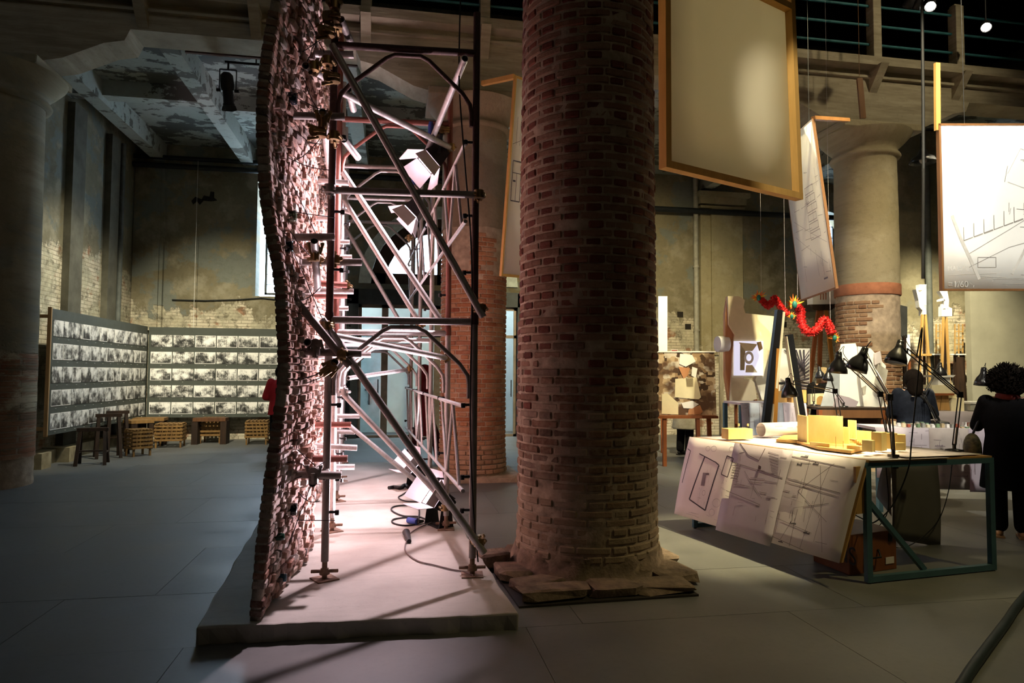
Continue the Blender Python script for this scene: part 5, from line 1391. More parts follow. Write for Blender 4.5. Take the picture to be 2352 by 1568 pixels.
# ------------------------------------------------------------------ hanging drawing frames
M_FRAME = wood('frame_pine', '#b08848', '#c79c58', .55)
M_FRAME2 = wood('frame_brown', '#6e4a28', '#855c34', .55)
def translucent(name, col, t=.35):
    n = NT(name); n.out(col, .8, 0, .1)
    tr = n.new('ShaderNodeBsdfTranslucent'); tr.inputs[0].default_value = (*col, 1)
    mx = n.new('ShaderNodeMixShader'); mx.inputs[0].default_value = t
    n.ln(n.b.outputs[0], mx.inputs[1]); n.ln(tr.outputs[0], mx.inputs[2]); n.ln(mx.outputs[0], n.n['Material Output'].inputs[0]); MATS[name] = n.m; return n.m
M_SCREEN = translucent('frame_paper', (.62, .57, .44), .45)
M_LITPAPER = translucent('lit_paper', (.82, .80, .74), .35)
def frame_panel(label, tl, tr, br, bl, paper, bar, mat, cross=(), thick=.05, back=True):
    tl, tr, br, bl = map(V, (tl, tr, br, bl)); t = thing('framed_drawing', label, 'framed drawing', (bl + br) / 2, 'timber framed drawings hung above the tables')
    nrm = (tr - tl).cross(bl - tl).normalized(); nrm = nrm if nrm.dot(V((0, 0, CAMZ)) - tl) > 0 else -nrm
    th = nrm * thick / 2
    off = nrm * (-thick * .4 if back else thick * .4)
    o, f, nr = sheet('paper', [p + off for p in (tl, tr, br, bl)], paper, t, 4, 4, 0, .002)
    def brp(a, b):
        d = (b - a).normalized(); MB().bar(a, b, bar, thick, nrm.cross(d)).build('frame_bar', mat, t)
    def inset(a, b, c): return a + (b - a).normalized() * bar / 2 + (c - a).normalized() * bar / 2
    a, b, c, d = inset(tl, tr, bl), inset(tr, tl, br), inset(br, bl, tr), inset(bl, br, tl)
    for p, q in ((a, b), (b, c), (c, d), (d, a)):
        e = (q - p).normalized() * bar / 2
        # bar with its thickness along the panel normal
        x = (q - p).normalized(); y = nrm.cross(x); Mx = Matrix((x, y, nrm)).transposed()
        MB().box((p + q) / 2, ((q - p).length + bar, bar, thick), Mx).build('frame_bar', mat, t)
    for v in cross:
        p, q = tl.lerp(bl, v), tr.lerp(br, v); x = (q - p).normalized(); y = nrm.cross(x); Mx = Matrix((x, y, nrm)).transposed()
        MB().box((p + q) / 2, ((q - p).length, bar, thick), Mx).build('cross_bar', mat, t)
    for p in (tl.lerp(tr, .12), tl.lerp(tr, .88)): MB().cyl(p - up_ * .01, V((p.x, p.y, 10.3)), .003, 5).build('hanging_wire', M_CABLE, t)
    return t, f, nrm
def lift(p, z): return V((p.x, p.y, z))
# A: large blank back of a frame right of the near column
bl_, br_ = atd(1522, 386, 5.95), atd(1836, 460, 6.97)
zA = atd(1815, 12, 6.97).z
hA = 3.2
tA, fA, nA = frame_panel('large blank frame back of pale paper beside the massive brick column', bl_ + up_ * hA + V((0, 0, 0)), br_ + up_ * hA - V((.09, 0, 0)) * 1.0, br_, bl_, M_SCREEN, .065, M_FRAME, (1 - (zA - br_.z) / hA,), .09)
# B: narrow lit drawing left of the near column
tlB, blB = atd(1182, 173, 7.6), atd(1149, 634, 7.6)
trB, brB = atd(1345, 230, 9.2), atd(1330, 650, 9.2)
tB, fB, nB = frame_panel('lit floor plan drawing in a timber frame left of the massive brick column', tlB, trB, brB, blB, M_LITPAPER, .03, M_FRAME, (), .03, False)
MB().bar(atd(1182, 176, 7.6), atd(1108, 192, 7.9), .05, .05).build('hanging_arm', M_FRAME, tB)
def printed(frm, f, nrm, lines, mat): return ink(lambda u, v: f(u, v) + nrm * .002, nrm, lines, mat, frm)
printed(tB, fB, nB, [(.012, rectl(.04, .42, .14, .62)), (.008, [(.04, .48), (.14, .48)]), (.008, [(.09, .48), (.09, .62)]), (.004, [(.02, .34), (.16, .30)]), (.004, [(.06, .2), (.06, .34)]), (.004, [(.1, .2), (.1, .34)]), (.02, [(.05, .52), (.08, .52)])], M_INK)
# C: tilted drawing beyond frame A
tC, fC, nC = frame_panel('tilted lit drawing of a street elevation beside the stone capital column', atd(1797, 335, 8.9), atd(1868, 272, 7.6), atd(1923, 662, 7.6), atd(1842, 691, 8.9), M_LITPAPER, .018, M_FRAME2, (), .03, False)
MB().bar(atd(1868, 271, 7.6), atd(1948, 276, 8.0), .05, .04).build('hanging_arm', M_FRAME2, tC)
rc = random.Random(5)
printed(tC, fC, nC, [(.006, rectl(.55, .35 + .055 * i, .78 + .02 * (i % 3), .39 + .055 * i)) for i in range(6)] + scribble(rc, 30, .1, .25, .95, .9, .004) + [(.003, [(.1, .5), (.95, .72)]), (.003, [(.1, .6), (.9, .84)]), (.02, [(.75, .92), (.85, .92)])], M_INKM)
# D: big bright drawing at the right edge
cr = CAM_ROT @ V((1, 0, 0)); dD = 6.6
tlD, blD = atd(2153, 285, dD), atd(2161, 668, dD)
wD = 2.2
tD, fD, nD = frame_panel('big brightly lit perspective drawing on a hanging panel above the model tables', tlD, tlD + cr * wD, blD + cr * wD, blD, P('bright_paper', (.86, .86, .84), .8, var=.02), .02, M_FRAME2, (), .05, False)
MB().bar(atd(2152, 145, dD), atd(2153, 300, dD), .05, .03).build('hanging_arm', M_FRAME, tD)
sh = []
M_PENCIL = P('pencil_grey', (.55, .53, .50), .8); M_PENCIL2 = P('pencil_dark', (.30, .28, .26), .8)
LD = []
for i in range(9): LD.append((.007 + .003 * (i % 3), [(.10 + .045 * i, .70 - .022 * i), (.14 + .045 * i, .68 - .022 * i)])); LD.append((.006, [(.10 + .045 * i, .70 - .022 * i), (.10 + .045 * i, .62 - .024 * i)]))
LD += [(.005, [(.12, .78), (.32, .62), (.44, .52), (.6, .40)]), (.005, [(.12, .86), (.30, .74), (.46, .68)]), (.005, rectl(.16, .80, .24, .86))] + scribble(rc, 30, .3, .2, .6, .7, .004)
printed(tD, fD, nD, LD, M_PENCIL2)
printed(tD, fD, nD, [(.03, [(.05, .55), (.09, .70), (.13, .82), (.165, .93)]), (.025, [(.42, .60), (.36, .78), (.31, .90)])] + scribble(rc, 40, .02, .9, .9, .98, .003) + [(.004, [(.30, .3), (.36, .15), (.6, .3)]), (.004, [(.3, .35), (.6, .5)])], M_PENCIL)
text_obj('handwriting', '=1/60', .085, tD.location + (blD - (blD + blD + cr * wD) / 2) + cr * .05 + up_ * .035 + nD * .03, cr, CAM_ROT @ V((0, 1, 0)), M_PENCIL, tD)
text_obj('handwriting', 'MAESTE', .06, tD.location + (blD - (blD + blD + cr * wD) / 2) + cr * .05 + up_ * .20 + nD * .03, cr, CAM_ROT @ V((0, 1, 0)), M_PENCIL, tD)
# hanging plank over the right column, pendant lamp, black cable, ceiling spots
solo('hanging_plank', MB().bar(atd(1974, 180, 10.2), atd(1982, 272, 10.2), .09, .03).cyl(atd(1974, 182, 10.2), V((atd(1974, 182, 10.2).x, atd(1974, 182, 10.2).y, 10.3)), .004, 5), M_FRAME2, 'brown timber plank hanging in front of the gallery above the stone capital', 'plank')
solo('hanging_cable', MB().tube([atd(2117, -60, 7.2), atd(2120, 200, 7.2), atd(2121, 400, 7.2), atd(2120, 640, 7.2)], .016, 6), M_CABLE, 'thick black cable hanging beside the big bright drawing', 'cable')
pn = atd(2120, 360, 11.5); t = thing('pendant_lamp', 'unlit dark dome pendant lamp under the gallery', 'pendant lamp', pn)
solidify(MB().lathe(pn, [(.21, -.10), (.17, -.02), (.08, .04), (.05, .12)], 20, cap=False).build('shade', M_SHADE, t), .004); MB().cyl(pn + up_ * .1, pn + up_ * .35, .04, 8).cyl(pn + up_ * .3, V((pn.x, pn.y, GT - .05)), .008, 6).build('stem', M_SHADE, t); MB().sphere(pn + up_ * -.06, .06, 10, 8).build('bulb', M_PAPER, t)
M_SPOTON = E('ceiling_spot_glow', (1.0, .95, .85), 30.0)
def ceil_spot(px, py, d, on, label, tgt):
    p = atd(px, py, d); dd = (V(tgt) - p).normalized(); rot = dd.to_track_quat('Z', 'Y').to_matrix()
    t = thing('ceiling_spot', label, 'spotlight', p, 'spotlights on the high track')
    solidify(MB().lathe(p, [(.03, -.16), (.06, -.14), (.07, .0), (.075, .03)], 14, rot, cap=False).build('can', M_LAMPB, t), .003)
    MB().lathe(p, [(.062, .0), (.001, .001)], 14, rot).build('lens', M_SPOTON if on else M_LAMPB, t)
    MB().cyl(p - dd * .1, V((p.x - dd.x * .1, p.y - dd.y * .1, 9.6)), .012, 6).build('stem', M_LAMPB, t)
ceil_spot(2137, 14, 9.5, True, 'lit spotlight hanging high beside the thick black cable', (3.5, 4.5, 1.0))
ceil_spot(2265, 62, 10.5, True, 'lit spotlight hanging high over the gallery railing', (4.5, 4.0, 1.0))
ceil_spot(2085, 12, 9.5, False, 'dark unlit spotlight on the high track', (7, 14, 1.0))
ceil_spot(2104, 14, 9.5, False, 'dark unlit spotlight next to the lit one on the high track', (7, 14, 1.0))
# ================================================================== FURTHER TABLES, EASELS AND MODELS (right background)
M_WHITE = P('white_board', (.82, .81, .77), .7, var=.04)
M_CARD = P('cream_card', (.76, .68, .45), .8, var=.06)
M_PINKW = wood('pinkish_wood', '#b07a52', '#c48f66', .6)
M_TRES = wood('trestle_wood', '#7c4526', '#96592f', .6)
M_KRAFT = P('kraft_print', (.40, .31, .20), .7, var=.2, scale=10)
def panel_px(name, pts, d, th, mat, parent, dd=None):
    """flat board with an outline surveyed at forward distance d (list of pixels), thickness th away from the hall"""
    ps = [atd(x, y, d if dd is None else dd[i]) for i, (x, y) in enumerate(pts)]
    fw = (CAM_ROT @ V((0, 0, -1))); fw.z = 0; fw.normalize(); n = len(ps)
    m = MB().add(ps + [p + fw * th for p in ps], [tuple(range(n)), tuple(range(n, 2 * n))[::-1]] + [(i, n + i, n + (i + 1) % n, (i + 1) % n) for i in range(n)])
    return m.build(name, mat, parent)
def legs_px(name, lst, d, mat, parent, w=.05):
    for (a, b) in lst: MB().bar(atd(*a, d), atd(*b, d), w, w * .8).build(name, mat, parent)
def ground(px, d):
    """row in the photograph where the floor lies at forward distance d below pixel column px"""
    p = atd(px, 900, d); return V((p.x, p.y, 0))
def leg_down(name, px, py, d, mat, parent, w=.05, lean=0.0):
    a = atd(px, py, d); MB().bar(a, V((a.x + lean, a.y, 0)), w, w * .8).build(name, mat, parent)

# big photograph of paper models on a trestle table ---------------------------------
n = NT('paper_city_photo'); p = n.pos(); s = n.sep(p)
vo = n.new('ShaderNodeTexVoronoi'); vo.distance = 'CHEBYCHEV'; n.ln(n.comb(s[0], n.math('MULTIPLY', s[2], 1.2), 0.0), vo.inputs['Vector']); vo.inputs['Scale'].default_value = 11
c = n.ramp(n.sep(vo.outputs['Color'])[0], [(0, (.06, .035, .02)), (.3, (.30, .20, .11)), (.55, (.50, .38, .24)), (.8, (.62, .56, .46)), (1, (.16, .09, .05))], 'CONSTANT')
c = n.mix(n.step(n.noise(p, 3.0, 3), .45, .6), c, (.10, .055, .032))
M_CITY = n.out(c, .5, 0, .3)
d = 11.3
t = thing('photo_board', 'large colour photograph of folded paper buildings standing on brown trestles', 'display board', ground(1580, d))
panel_px('board', [(1500, 808), (1641, 808), (1646, 955), (1500, 955)], d, .03, M_CITY, t)
for pts, mt in (([(1551, 870), (1600, 866), (1610, 912), (1605, 917), (1550, 912)], M_CARD), ([(1575, 868), (1592, 868), (1592, 888), (1577, 888)], M_KRAFT), ([(1562, 812), (1590, 815), (1598, 830), (1575, 842), (1560, 835)], M_WHITE), ([(1590, 842), (1602, 846), (1598, 868), (1588, 862)], M_WHITE), ([(1520, 905), (1533, 903), (1558, 925), (1558, 952), (1520, 950)], M_CARD), ([(1582, 940), (1608, 930), (1614, 945), (1608, 952), (1580, 952)], M_PINKW), ([(1565, 925), (1590, 920), (1605, 928), (1590, 938), (1570, 937)], M_WHITE), ([(1558, 842), (1585, 845), (1580, 862), (1570, 870)], M_PINKW)):
    panel_px('print_patch', pts, d - .012, .006, mt, t)
panel_px('top_rail', [(1498, 806), (1644, 806), (1644, 809), (1498, 809)], d - .01, .06, M_WHITE, t)
panel_px('shelf', [(1498, 955), (1650, 955), (1650, 961), (1498, 961)], d - .25, .35, M_TRES, t)
for px in (1526, 1602, 1628): leg_down('leg', px, 961, d - .2, M_TRES, t, .06, .02 if px > 1600 else 0)
t = thing('leaning_board', 'beige board leaning edge-on beside the large paper city photograph', 'board', ground(1650, d + .1))
panel_px('board', [(1652, 806), (1663, 800), (1662, 985), (1653, 1002)], d, .03, P('beige_board', (.50, .43, .30), .8), t, [d, d + .5, d + .5, d])
leg_down('prop', 1658, 990, d + .25, M_TRES, t, .04)
panel_px('banner', [(1512, 680), (1533, 680), (1533, 850), (1512, 850)], 13.0, .03, M_WHITE, None)
bo_ = bpy.data.objects['banner']; tag(bo_, 'narrow tall white banner beside the brick column, above the trestle photograph', 'banner')
MB().bar(atd(1520, 850, 13.02), V((atd(1520, 850, 13.02).x, atd(1520, 850, 13.02).y, 0)), .04).build('pole', M_TRES, bo_)
sg = thing('fire_sign', 'small red and white safety sign on the back wall', 'sign', atd(1548, 815, 16.8))
panel_px('plate', [(1541, 802), (1557, 802), (1557, 828), (1541, 828)], 16.8, .02, M_WHITE, sg); panel_px('symbol', [(1543, 804), (1556, 804), (1556, 818), (1543, 818)], 16.785, .01, P('sign_red', (.5, .03, .02), .5), sg)
panel_px('bracket', [(1546, 812), (1552, 812), (1552, 816), (1546, 816)], 16.82, .4, M_DWOOD, sg)

# cut-out facade board with a projected picture -------------------------------------
d = 10.1
t = thing('facade_cutout', 'cream cut-out facade board with curved outline and a small glowing picture on it', 'display board', ground(1720, d))
panel_px('board', [(1672, 680), (1697, 680), (1711, 689), (1708, 705), (1712, 719), (1797, 728), (1797, 800), (1768, 806), (1753, 864), (1709, 864), (1710, 871), (1726, 871), (1733, 879), (1739, 916), (1676, 933), (1684, 800), (1688, 768), (1674, 745)], d, .05, M_CARD, t)
panel_px('side_edge', [(1672, 680), (1688, 768), (1684, 800), (1676, 933), (1666, 862), (1666, 720)], d + .06, .10, M_PINKW, t)
MB().lathe(atd(1656, 790, d + .1), [(.12, -.06), (.12, .10)], 24, Matrix(((0, 0, 1), (0, 1, 0), (-1, 0, 0)))).build('drum', M_WHITE, t)
sc_ = panel_px('screen', [(1686, 783), (1753, 783), (1753, 862), (1686, 862)], d - .03, .02, E('projected_picture', (.66, .66, .86), .45), t)
for pts, mt in (([(1697, 786), (1740, 790), (1728, 806), (1712, 806)], M_CARD), ([(1714, 838), (1728, 838), (1740, 855), (1712, 855)], M_CARD), ([(1700, 790), (1712, 806), (1710, 850), (1700, 850)], P('screen_tan', (.45, .40, .25), .7)), ([(1738, 786), (1748, 784), (1752, 800), (1744, 806)], P('screen_brown', (.20, .12, .06), .7))):
    panel_px('print_patch', pts, d - .036, .004, mt, sc_)
ri = MB()
for i in range(20):
    a0, a1 = 2 * math.pi * i / 20, 2 * math.pi * (i + 1) / 20
    ri.add([atd(1720 + r * math.cos(a), 821 + r * 1.35 * math.sin(a), d - .04) for r, a in ((6, a0), (11, a0), (11, a1), (6, a1))], [(0, 1, 2, 3)])
solidify(ri.build('print_ring', M_WHITE, sc_), .004)
for px in (1690, 1735): leg_down('prop', px, 910, d + .12, M_TRES, t, .04)
t = thing('white_model', 'large white curved paper model behind the cream facade board', 'model', ground(1775, d + .6))
panel_px('sheet', [(1735, 872), (1768, 800), (1778, 800), (1776, 890), (1780, 918), (1750, 918)], d + .5, .1, M_WHITE, t); leg_down('stand', 1765, 915, d + .55, M_TRES, t, .08)

# black easel with leaning timber ---------------------------------------------------
d = 8.2
t = thing('black_easel', 'tall easel of black and brown timber poles behind the paper roll', 'easel', ground(1795, d))
for (a, b, w, mt) in (((1790, 712), (1757, 985), .085, M_BLACK), ((1798, 716), (1772, 985), .03, M_CARD), ((1785, 800), (1777, 985), .05, wood('ochre_wood', '#a8702c', '#b9853f', .5)), ((1812, 768), (1846, 985), .075, M_BLACK), ((1806, 772), (1838, 985), .03, M_CARD)):
    A1, B1 = atd(*a, d), atd(*b, d); B0 = A1 + (B1 - A1) * (A1.z / (A1.z - B1.z)); MB().bar(A1, B0, w, .06).build('pole', mt, t)
MB().bar(atd(1772, 880, d + .05), atd(1828, 880, d + .05), .05, .03).build('cross_rail', M_BLACK, t)

# table with blue drawing sheets ----------------------------------------------------
d = 8.9
def big_table(name, label, pxl, pxr, pytop, d, depth, mats, n_leg=True, slant=0.0):
    a, b = atd(pxl, pytop, d), atd(pxr, pytop, d + slant); z = (a.z + b.z) / 2; b.z = a.z = z
    t = thing(name, label, 'table', V(((a.x + b.x) / 2, (a.y + b.y) / 2, 0))); e = (b - a).normalized(); bk = V((-e.y, e.x, 0)) * depth
    vs = [a, b, b + bk, a + bk]; m = MB(); m.add([p - up_ * .03 for p in vs] + vs, [(3, 2, 1, 0), (4, 5, 6, 7), (0, 1, 5, 4), (1, 2, 6, 5), (2, 3, 7, 6), (3, 0, 4, 7)]); m.build('table_top', mats[0], t)
    for p in vs:
        q = p * .96 + (sum(vs, V((0, 0, 0))) / 4) * .04; MB().bar(V((q.x, q.y, 0)), V((q.x, q.y, z - .03)), .05).build('leg', mats[1], t)
    return t, a, b, bk, z
M_BLUEP = P('blue_sheet', (.36, .40, .46), .8, var=.2, scale=4)
tt, a, b, bk, z = big_table('model_table', 'table with grey blue drawing sheets hanging over its front behind the paper roll', 1700, 1849, 925, d, .7, (M_PAPER, M_BLUE_F))
e = (b - a)
for i, (u0, u1, v, mt) in enumerate(((.0, .34, .55, M_BLUEP), (.28, .66, .50, P('blue_sheet2', (.44, .46, .50), .8, var=.15, scale=4)), (.64, 1.0, .45, M_VELLUM2))):
    nf = -bk.normalized() * (.02 + .006 * i)
    so, ff, nr = sheet('drawing_sheet', [a + e * u0 + nf, a + e * u1 + nf, a + e * u1 + nf * 3 - up_ * v, a + e * u0 + nf * 3 - up_ * v], mt, tt, 4, 6, .015)
    o = ink(lambda u, v_: ff(u, v_), -bk.normalized(), scribble(rc, 12, .05, .05, .95, .95, .004), M_INKM, tt); o['kind'] = 'stuff'
Lz = z
def small_block(name, px, w, dd, h, z, d, mat, label, cat, group):
    p = atd(px, 900, d); p.z = z
    t = thing(name, label, cat, p, group)
    MB().box(p + up_ * h / 2, (w, dd, h), Euler((0, 0, R(-10))).to_matrix()).build('block', mat, t)
    MB().box(p + up_ * (h + .03), (w * .45, dd * .5, .06), Euler((0, 0, R(-10))).to_matrix()).build('upper_block', mat, t)
    return t
small_block('block_model', 1828, .20, .2, .17, Lz, d + .25, M_MODEL2, 'plywood box model with a row of dots on the sheet covered table', 'model', None)
small_block('block_model', 1788, .16, .16, .09, Lz, d + .3, M_MODEL2, 'low bench like wooden model on the sheet covered table', 'model', None)
am = thing('arch_model', 'pale card model with an arched doorway at the end of the sheet covered table', 'model', atd(1885, 925, d + .7))
d += .65
panel_px('card', [(1862, 905), (1918, 902), (1918, 930), (1862, 930)], d + .05, .1, M_CARD, am)
arc = [(1885 + 9 * math.cos(math.pi * i / 10), 918 - 9 * math.sin(math.pi * i / 10)) for i in range(11)]; panel_px('arch_opening', [(1894, 929)] + arc + [(1876, 929)], d + .045, .004, M_PLY, am)
MB().bar(atd(1890, 930, d + .1), V((atd(1890, 930, d + .1).x, atd(1890, 930, d + .1).y, 0)), .05).build('stand', M_TRES, am)
d -= .65
lb_ = atd(1892, 936, 8.6); lb_ += V((.05, .28, 0)); lb_.z = atd(1880, 936, 8.6).z + .012
desk_lamp('small far desk lamp glowing at the left end of the drafting desk', lb_, atd(1868, 880, d), atd(1883, 857, d), (.1, 0, -1), .75, 6.0, False)
# roof photograph
t = thing('roof_photo', 'black and white photograph of a beamed roof standing behind the black easel', 'display board', ground(1822, 11.8))
panel_px('board', [(1785, 800), (1860, 800), (1860, 925), (1785, 925)], 11.8, .03, M_WHITE, t)
for i in range(13): panel_px('print_beam', [(1792, 905 - 3 * i), (1794, 905 - 3 * i), (1859, 803 + 9 * i), (1859, 807 + 9 * i)], 11.78, .005, M_INK if i % 2 else M_INKM, t)
for i in range(6): panel_px('print_beam', [(1800 + i * 9, 803), (1803 + i * 9, 803), (1850, 850 + i * 4), (1848, 852 + i * 4)], 11.77, .005, M_INK, t)
for px in (1795, 1850): leg_down('leg', px, 925, 11.82, M_TRES, t, .05)

# paper dragons ----------------------------------------------------------------------
M_DRG = P('dragon_red', (.50, .012, .010), .6, var=.3, scale=60)
M_DRGO = P('dragon_orange', (.75, .16, .02), .6); M_DRGY = P('dragon_yellow', (.80, .52, .05), .6); M_DRGG = P('dragon_green', (.02, .16, .12), .5)
def dragon(label, head, body, tail, d, r):
    t = thing('paper_dragon', label, 'paper dragon', atd(*body[len(body) // 2], d), 'red paper dragons')
    pts = curve([atd(x, y, d + .03 * math.sin(i * 1.3)) for i, (x, y) in enumerate(body)], 10)
    m = MB(); n_ = len(pts)
    m.tube(pts, [r * (.85 + .15 * math.sin(i * 2.1)) * (1 - .35 * max(0, i / n_ - .7)) for i in range(n_)], 10)
    m.build('body', M_DRG, t)
    rg_ = random.Random(2); fz = MB()
    for i in range(2, n_ - 1):
        dr = (pts[i + 1 if i + 1 < n_ else i] - pts[i - 1]).normalized(); x = dr.orthogonal().normalized(); y = dr.cross(x)
        for k in range(10):
            a = rg_.uniform(0, 6.28); q = x * math.cos(a) + y * math.sin(a); b = pts[i] + q * r * .8
            fz.add([b - dr * .008, b + dr * .008, b + q * r * rg_.uniform(.35, .7) + dr * rg_.uniform(-.02, .02)], [(0, 1, 2)])
    o = fz.build('paper_fringe', M_DRG, t); o['kind'] = 'stuff'
    for (hp, s) in ((head, 1.0), (tail, .8)):
        c = atd(*hp, d)
        for k in range(11):
            a = (R(20) + R(200) * k / 10) if s == 1.0 else (R(-60) + R(240) * k / 10); L_ = r * s * rg_.uniform(1.8, 3.2) * (1 if s == 1.0 else .75); q = CAM_ROT @ V((math.cos(a), math.sin(a), .25)); w = CAM_ROT @ V((-math.sin(a), math.cos(a), 0)) * r * s * .45
            f = MB().add([c + q * r * .3 - w, c + q * r * .3 + w, c + q * L_, c + q * r * .3 - w + V((0, .004, 0)), c + q * r * .3 + w + V((0, .004, 0)), c + q * L_ + V((0, .004, 0))], [(0, 1, 2), (5, 4, 3), (0, 3, 4, 1), (1, 4, 5, 2), (2, 5, 3, 0)])
            f.build('mane_flame', (M_DRGY, M_DRGO, M_DRGO)[k % 3], t)
        MB().sphere(c + V((0, -.02, 0)), r * s * .85, 10, 8, (.8, .8, 1.2)).build('face', M_DRGG, t)
    for q in (pts[4], pts[-6]): MB().cyl(q, V((q.x, q.y, GT - .5 if q.y > 9.6 else 10.3)), .0015, 4).build('thread', M_PAPER, t)
dragon('smaller red paper dragon hanging over the black easel', (1741, 684), [(1745, 686), (1755, 694), (1764, 703), (1773, 695), (1779, 684), (1787, 697), (1798, 711), (1810, 723)], (1817, 727), 9.5, .043)
dragon('longer red paper dragon with flame crest hanging beside the brick column', (1823, 700), [(1828, 702), (1838, 712), (1840, 736), (1849, 757), (1865, 763), (1881, 751), (1894, 734), (1904, 750), (1911, 767)], (1915, 776), 9.2, .052)

# easel with white box -----------------------------------------------------------------
d = 12.4
t = thing('display_easel', 'wooden easel carrying a white box with red strokes below the tilted drawing', 'easel', ground(1890, d))
panel_px('white_box', [(1866, 668), (1924, 655), (1924, 698), (1868, 699)], d, .25, M_WHITE, t); panel_px('tray', [(1858, 699), (1926, 698), (1910, 712), (1870, 712)], d - .05, .4, M_DWOOD, t)
for x in (1884, 1890, 1896): panel_px('print_stroke', [(x, 672), (x + 2, 672), (x + 2, 688), (x, 688)], d - .01, .004, P('print_rust', (.45, .16, .08), .7), t)
for (a, b) in (((1880, 710), (1866, 826)), ((1896, 704), (1910, 822)), ((1886, 708), (1882, 850))): A1, B1 = atd(*a, d), atd(*b, d); B0 = A1 + (B1 - A1) * (A1.z / (A1.z - B1.z)); MB().bar(A1, B0, .07, .04).build('leg', M_TRES if a[0] != 1896 else MATS['ochre_wood'], t)

# desk with big bright paper sheets ------------------------------------------------------
d = 8.6
tt, a, b, bk, z = big_table('drafting_desk', 'old wooden drafting desk with a dark top carrying leaning white paper sheets', 1880, 2034, 936, d, .7, (M_DWOOD, M_TRES))
M_DESKF = wood('desk_front_wood', '#4e4334', '#6a5a44', .6)
e = b - a; MB().prism([(0, -.03), (e.length, -.03), (e.length, -.13), (0, -.13)], a, e.normalized(), up_, bk.normalized(), .03).build('front_rail', wood('desk_rail_wood', '#6b4a30', '#7d5838', .6), tt)
MB().prism([(0, -.13), (e.length, -.13), (e.length, -.62), (0, -.62)], a + bk * .15, e.normalized(), up_, bk.normalized(), .03).build('front_panel', M_DESKF, tt)
pp = thing('paper_sheets', 'stack of big white paper sheets leaning upright on the drafting desk', 'paper sheets', a + e * .4 + bk * .5)
for i, (pts, mt) in enumerate((([(1932, 790), (1965, 788), (1990, 860), (2040, 934), (1910, 936), (1922, 860)], M_WHITE), ([(1915, 830), (1930, 800), (1928, 936), (1885, 936), (1898, 890)], M_BLUEP), ([(1970, 795), (2000, 800), (2035, 840), (2022, 934), (1985, 936), (1975, 860)], M_WHITE), ([(2008, 812), (2022, 806), (2026, 830), (2010, 838)], M_PAPER), ([(2018, 836), (2040, 850), (2030, 900), (2010, 880)], P('grey_card', (.42, .40, .34), .8)), ([(1920, 905), (1950, 912), (1972, 922), (1966, 934), (1915, 934)], M_VELLUM), ([(1980, 890), (1990, 885), (1988, 905), (1983, 908)], MATS['grey_card']))):
    panel_px('paper', pts, d + .45 - .05 * i, .02, mt, pp)
desk_lamp('dark far desk lamp in front of the leaning paper sheets', atd(1938, 935, d + .1), atd(1918, 900, d + .1), atd(1902, 862, d + .1), (-.1, 0, -1), .8, 0.0, False)

# second model table on the right -----------------------------------------------------------
tt, a, b, bk, z = big_table('model_table', 'wide table with lilac drawings hanging down its front and a row of tiny coloured houses', 2010, 2420, 984, 7.5, .55, (M_PAPER, M_BLUE_F), slant=-.2)
e = b - a
for i, (u0, u1, v, mt) in enumerate(((.0, .36, .55, M_VELLUM2), (.30, .60, .66, P('vellum_brown', (.42, .37, .34), .8, var=.1)), (.52, .70, .68, M_VELLUM), (.66, 1.0, .60, P('drawing_cream', (.62, .57, .46), .8)))):
    nf = -bk.normalized() * (.02 + .006 * i)
    so, ff, nr = sheet('drawing_sheet', [a + e * u0 + nf, a + e * u1 + nf, a + e * u1 + nf - up_ * v, a + e * u0 + nf - up_ * v], mt, tt, 4, 6, .01)
    o = ink(lambda u, v_: ff(u, v_), -bk.normalized(), scribble(rc, 34, .05, .05, .95, .8, .004) + sum([textmarks(rc, .1, .3 + .12 * k, 10, .035, .005) for k in range(3)], []), M_INKM, tt); o['kind'] = 'stuff'
hr = random.Random(6); cols = [M_CARD, M_WHITE, P('house_red', (.42, .10, .06), .7), P('house_green', (.16, .26, .14), .7), P('house_tan', (.48, .38, .22), .7), P('house_grey', (.3, .3, .27), .7)]
t = thing('row_house_model', 'long model street of tiny coloured houses on the lilac draped table', 'model', a + e * .45 + bk * .25)
for r_ in range(3):
    for i in range(26):
        u = .18 + .72 * i / 26; p = a + e * u + bk * (.12 + .22 * r_) + up_ * .003
        if r_ and (abs(u - .80) < .07 or abs(u - .44) < .06): continue
        h = hr.uniform(.02, .05) * (1 if u < .5 or u > .58 else .3)
        MB().box(p + up_ * h / 2, (.028, .04, h), Euler((0, 0, math.atan2(e.y, e.x))).to_matrix()).build('house', cols[hr.randrange(6)], t)
desk_lamp('desk lamp on the lilac draped table beside the curly haired visitor', a + e * .80 + bk * .5 + up_ * .005, atd(2300, 880, 7.4), atd(2258, 868, 7.2), (-.1, 0, -1), .95, 0.0, False)
desk_lamp('desk lamp bending over the white tray behind the quilted jacket visitor', a + e * .44 + bk * .6 + up_ * .005, atd(2122, 905, 8.2), atd(2160, 850, 8.4), (.05, 0, -1), .8, 8.0, False)

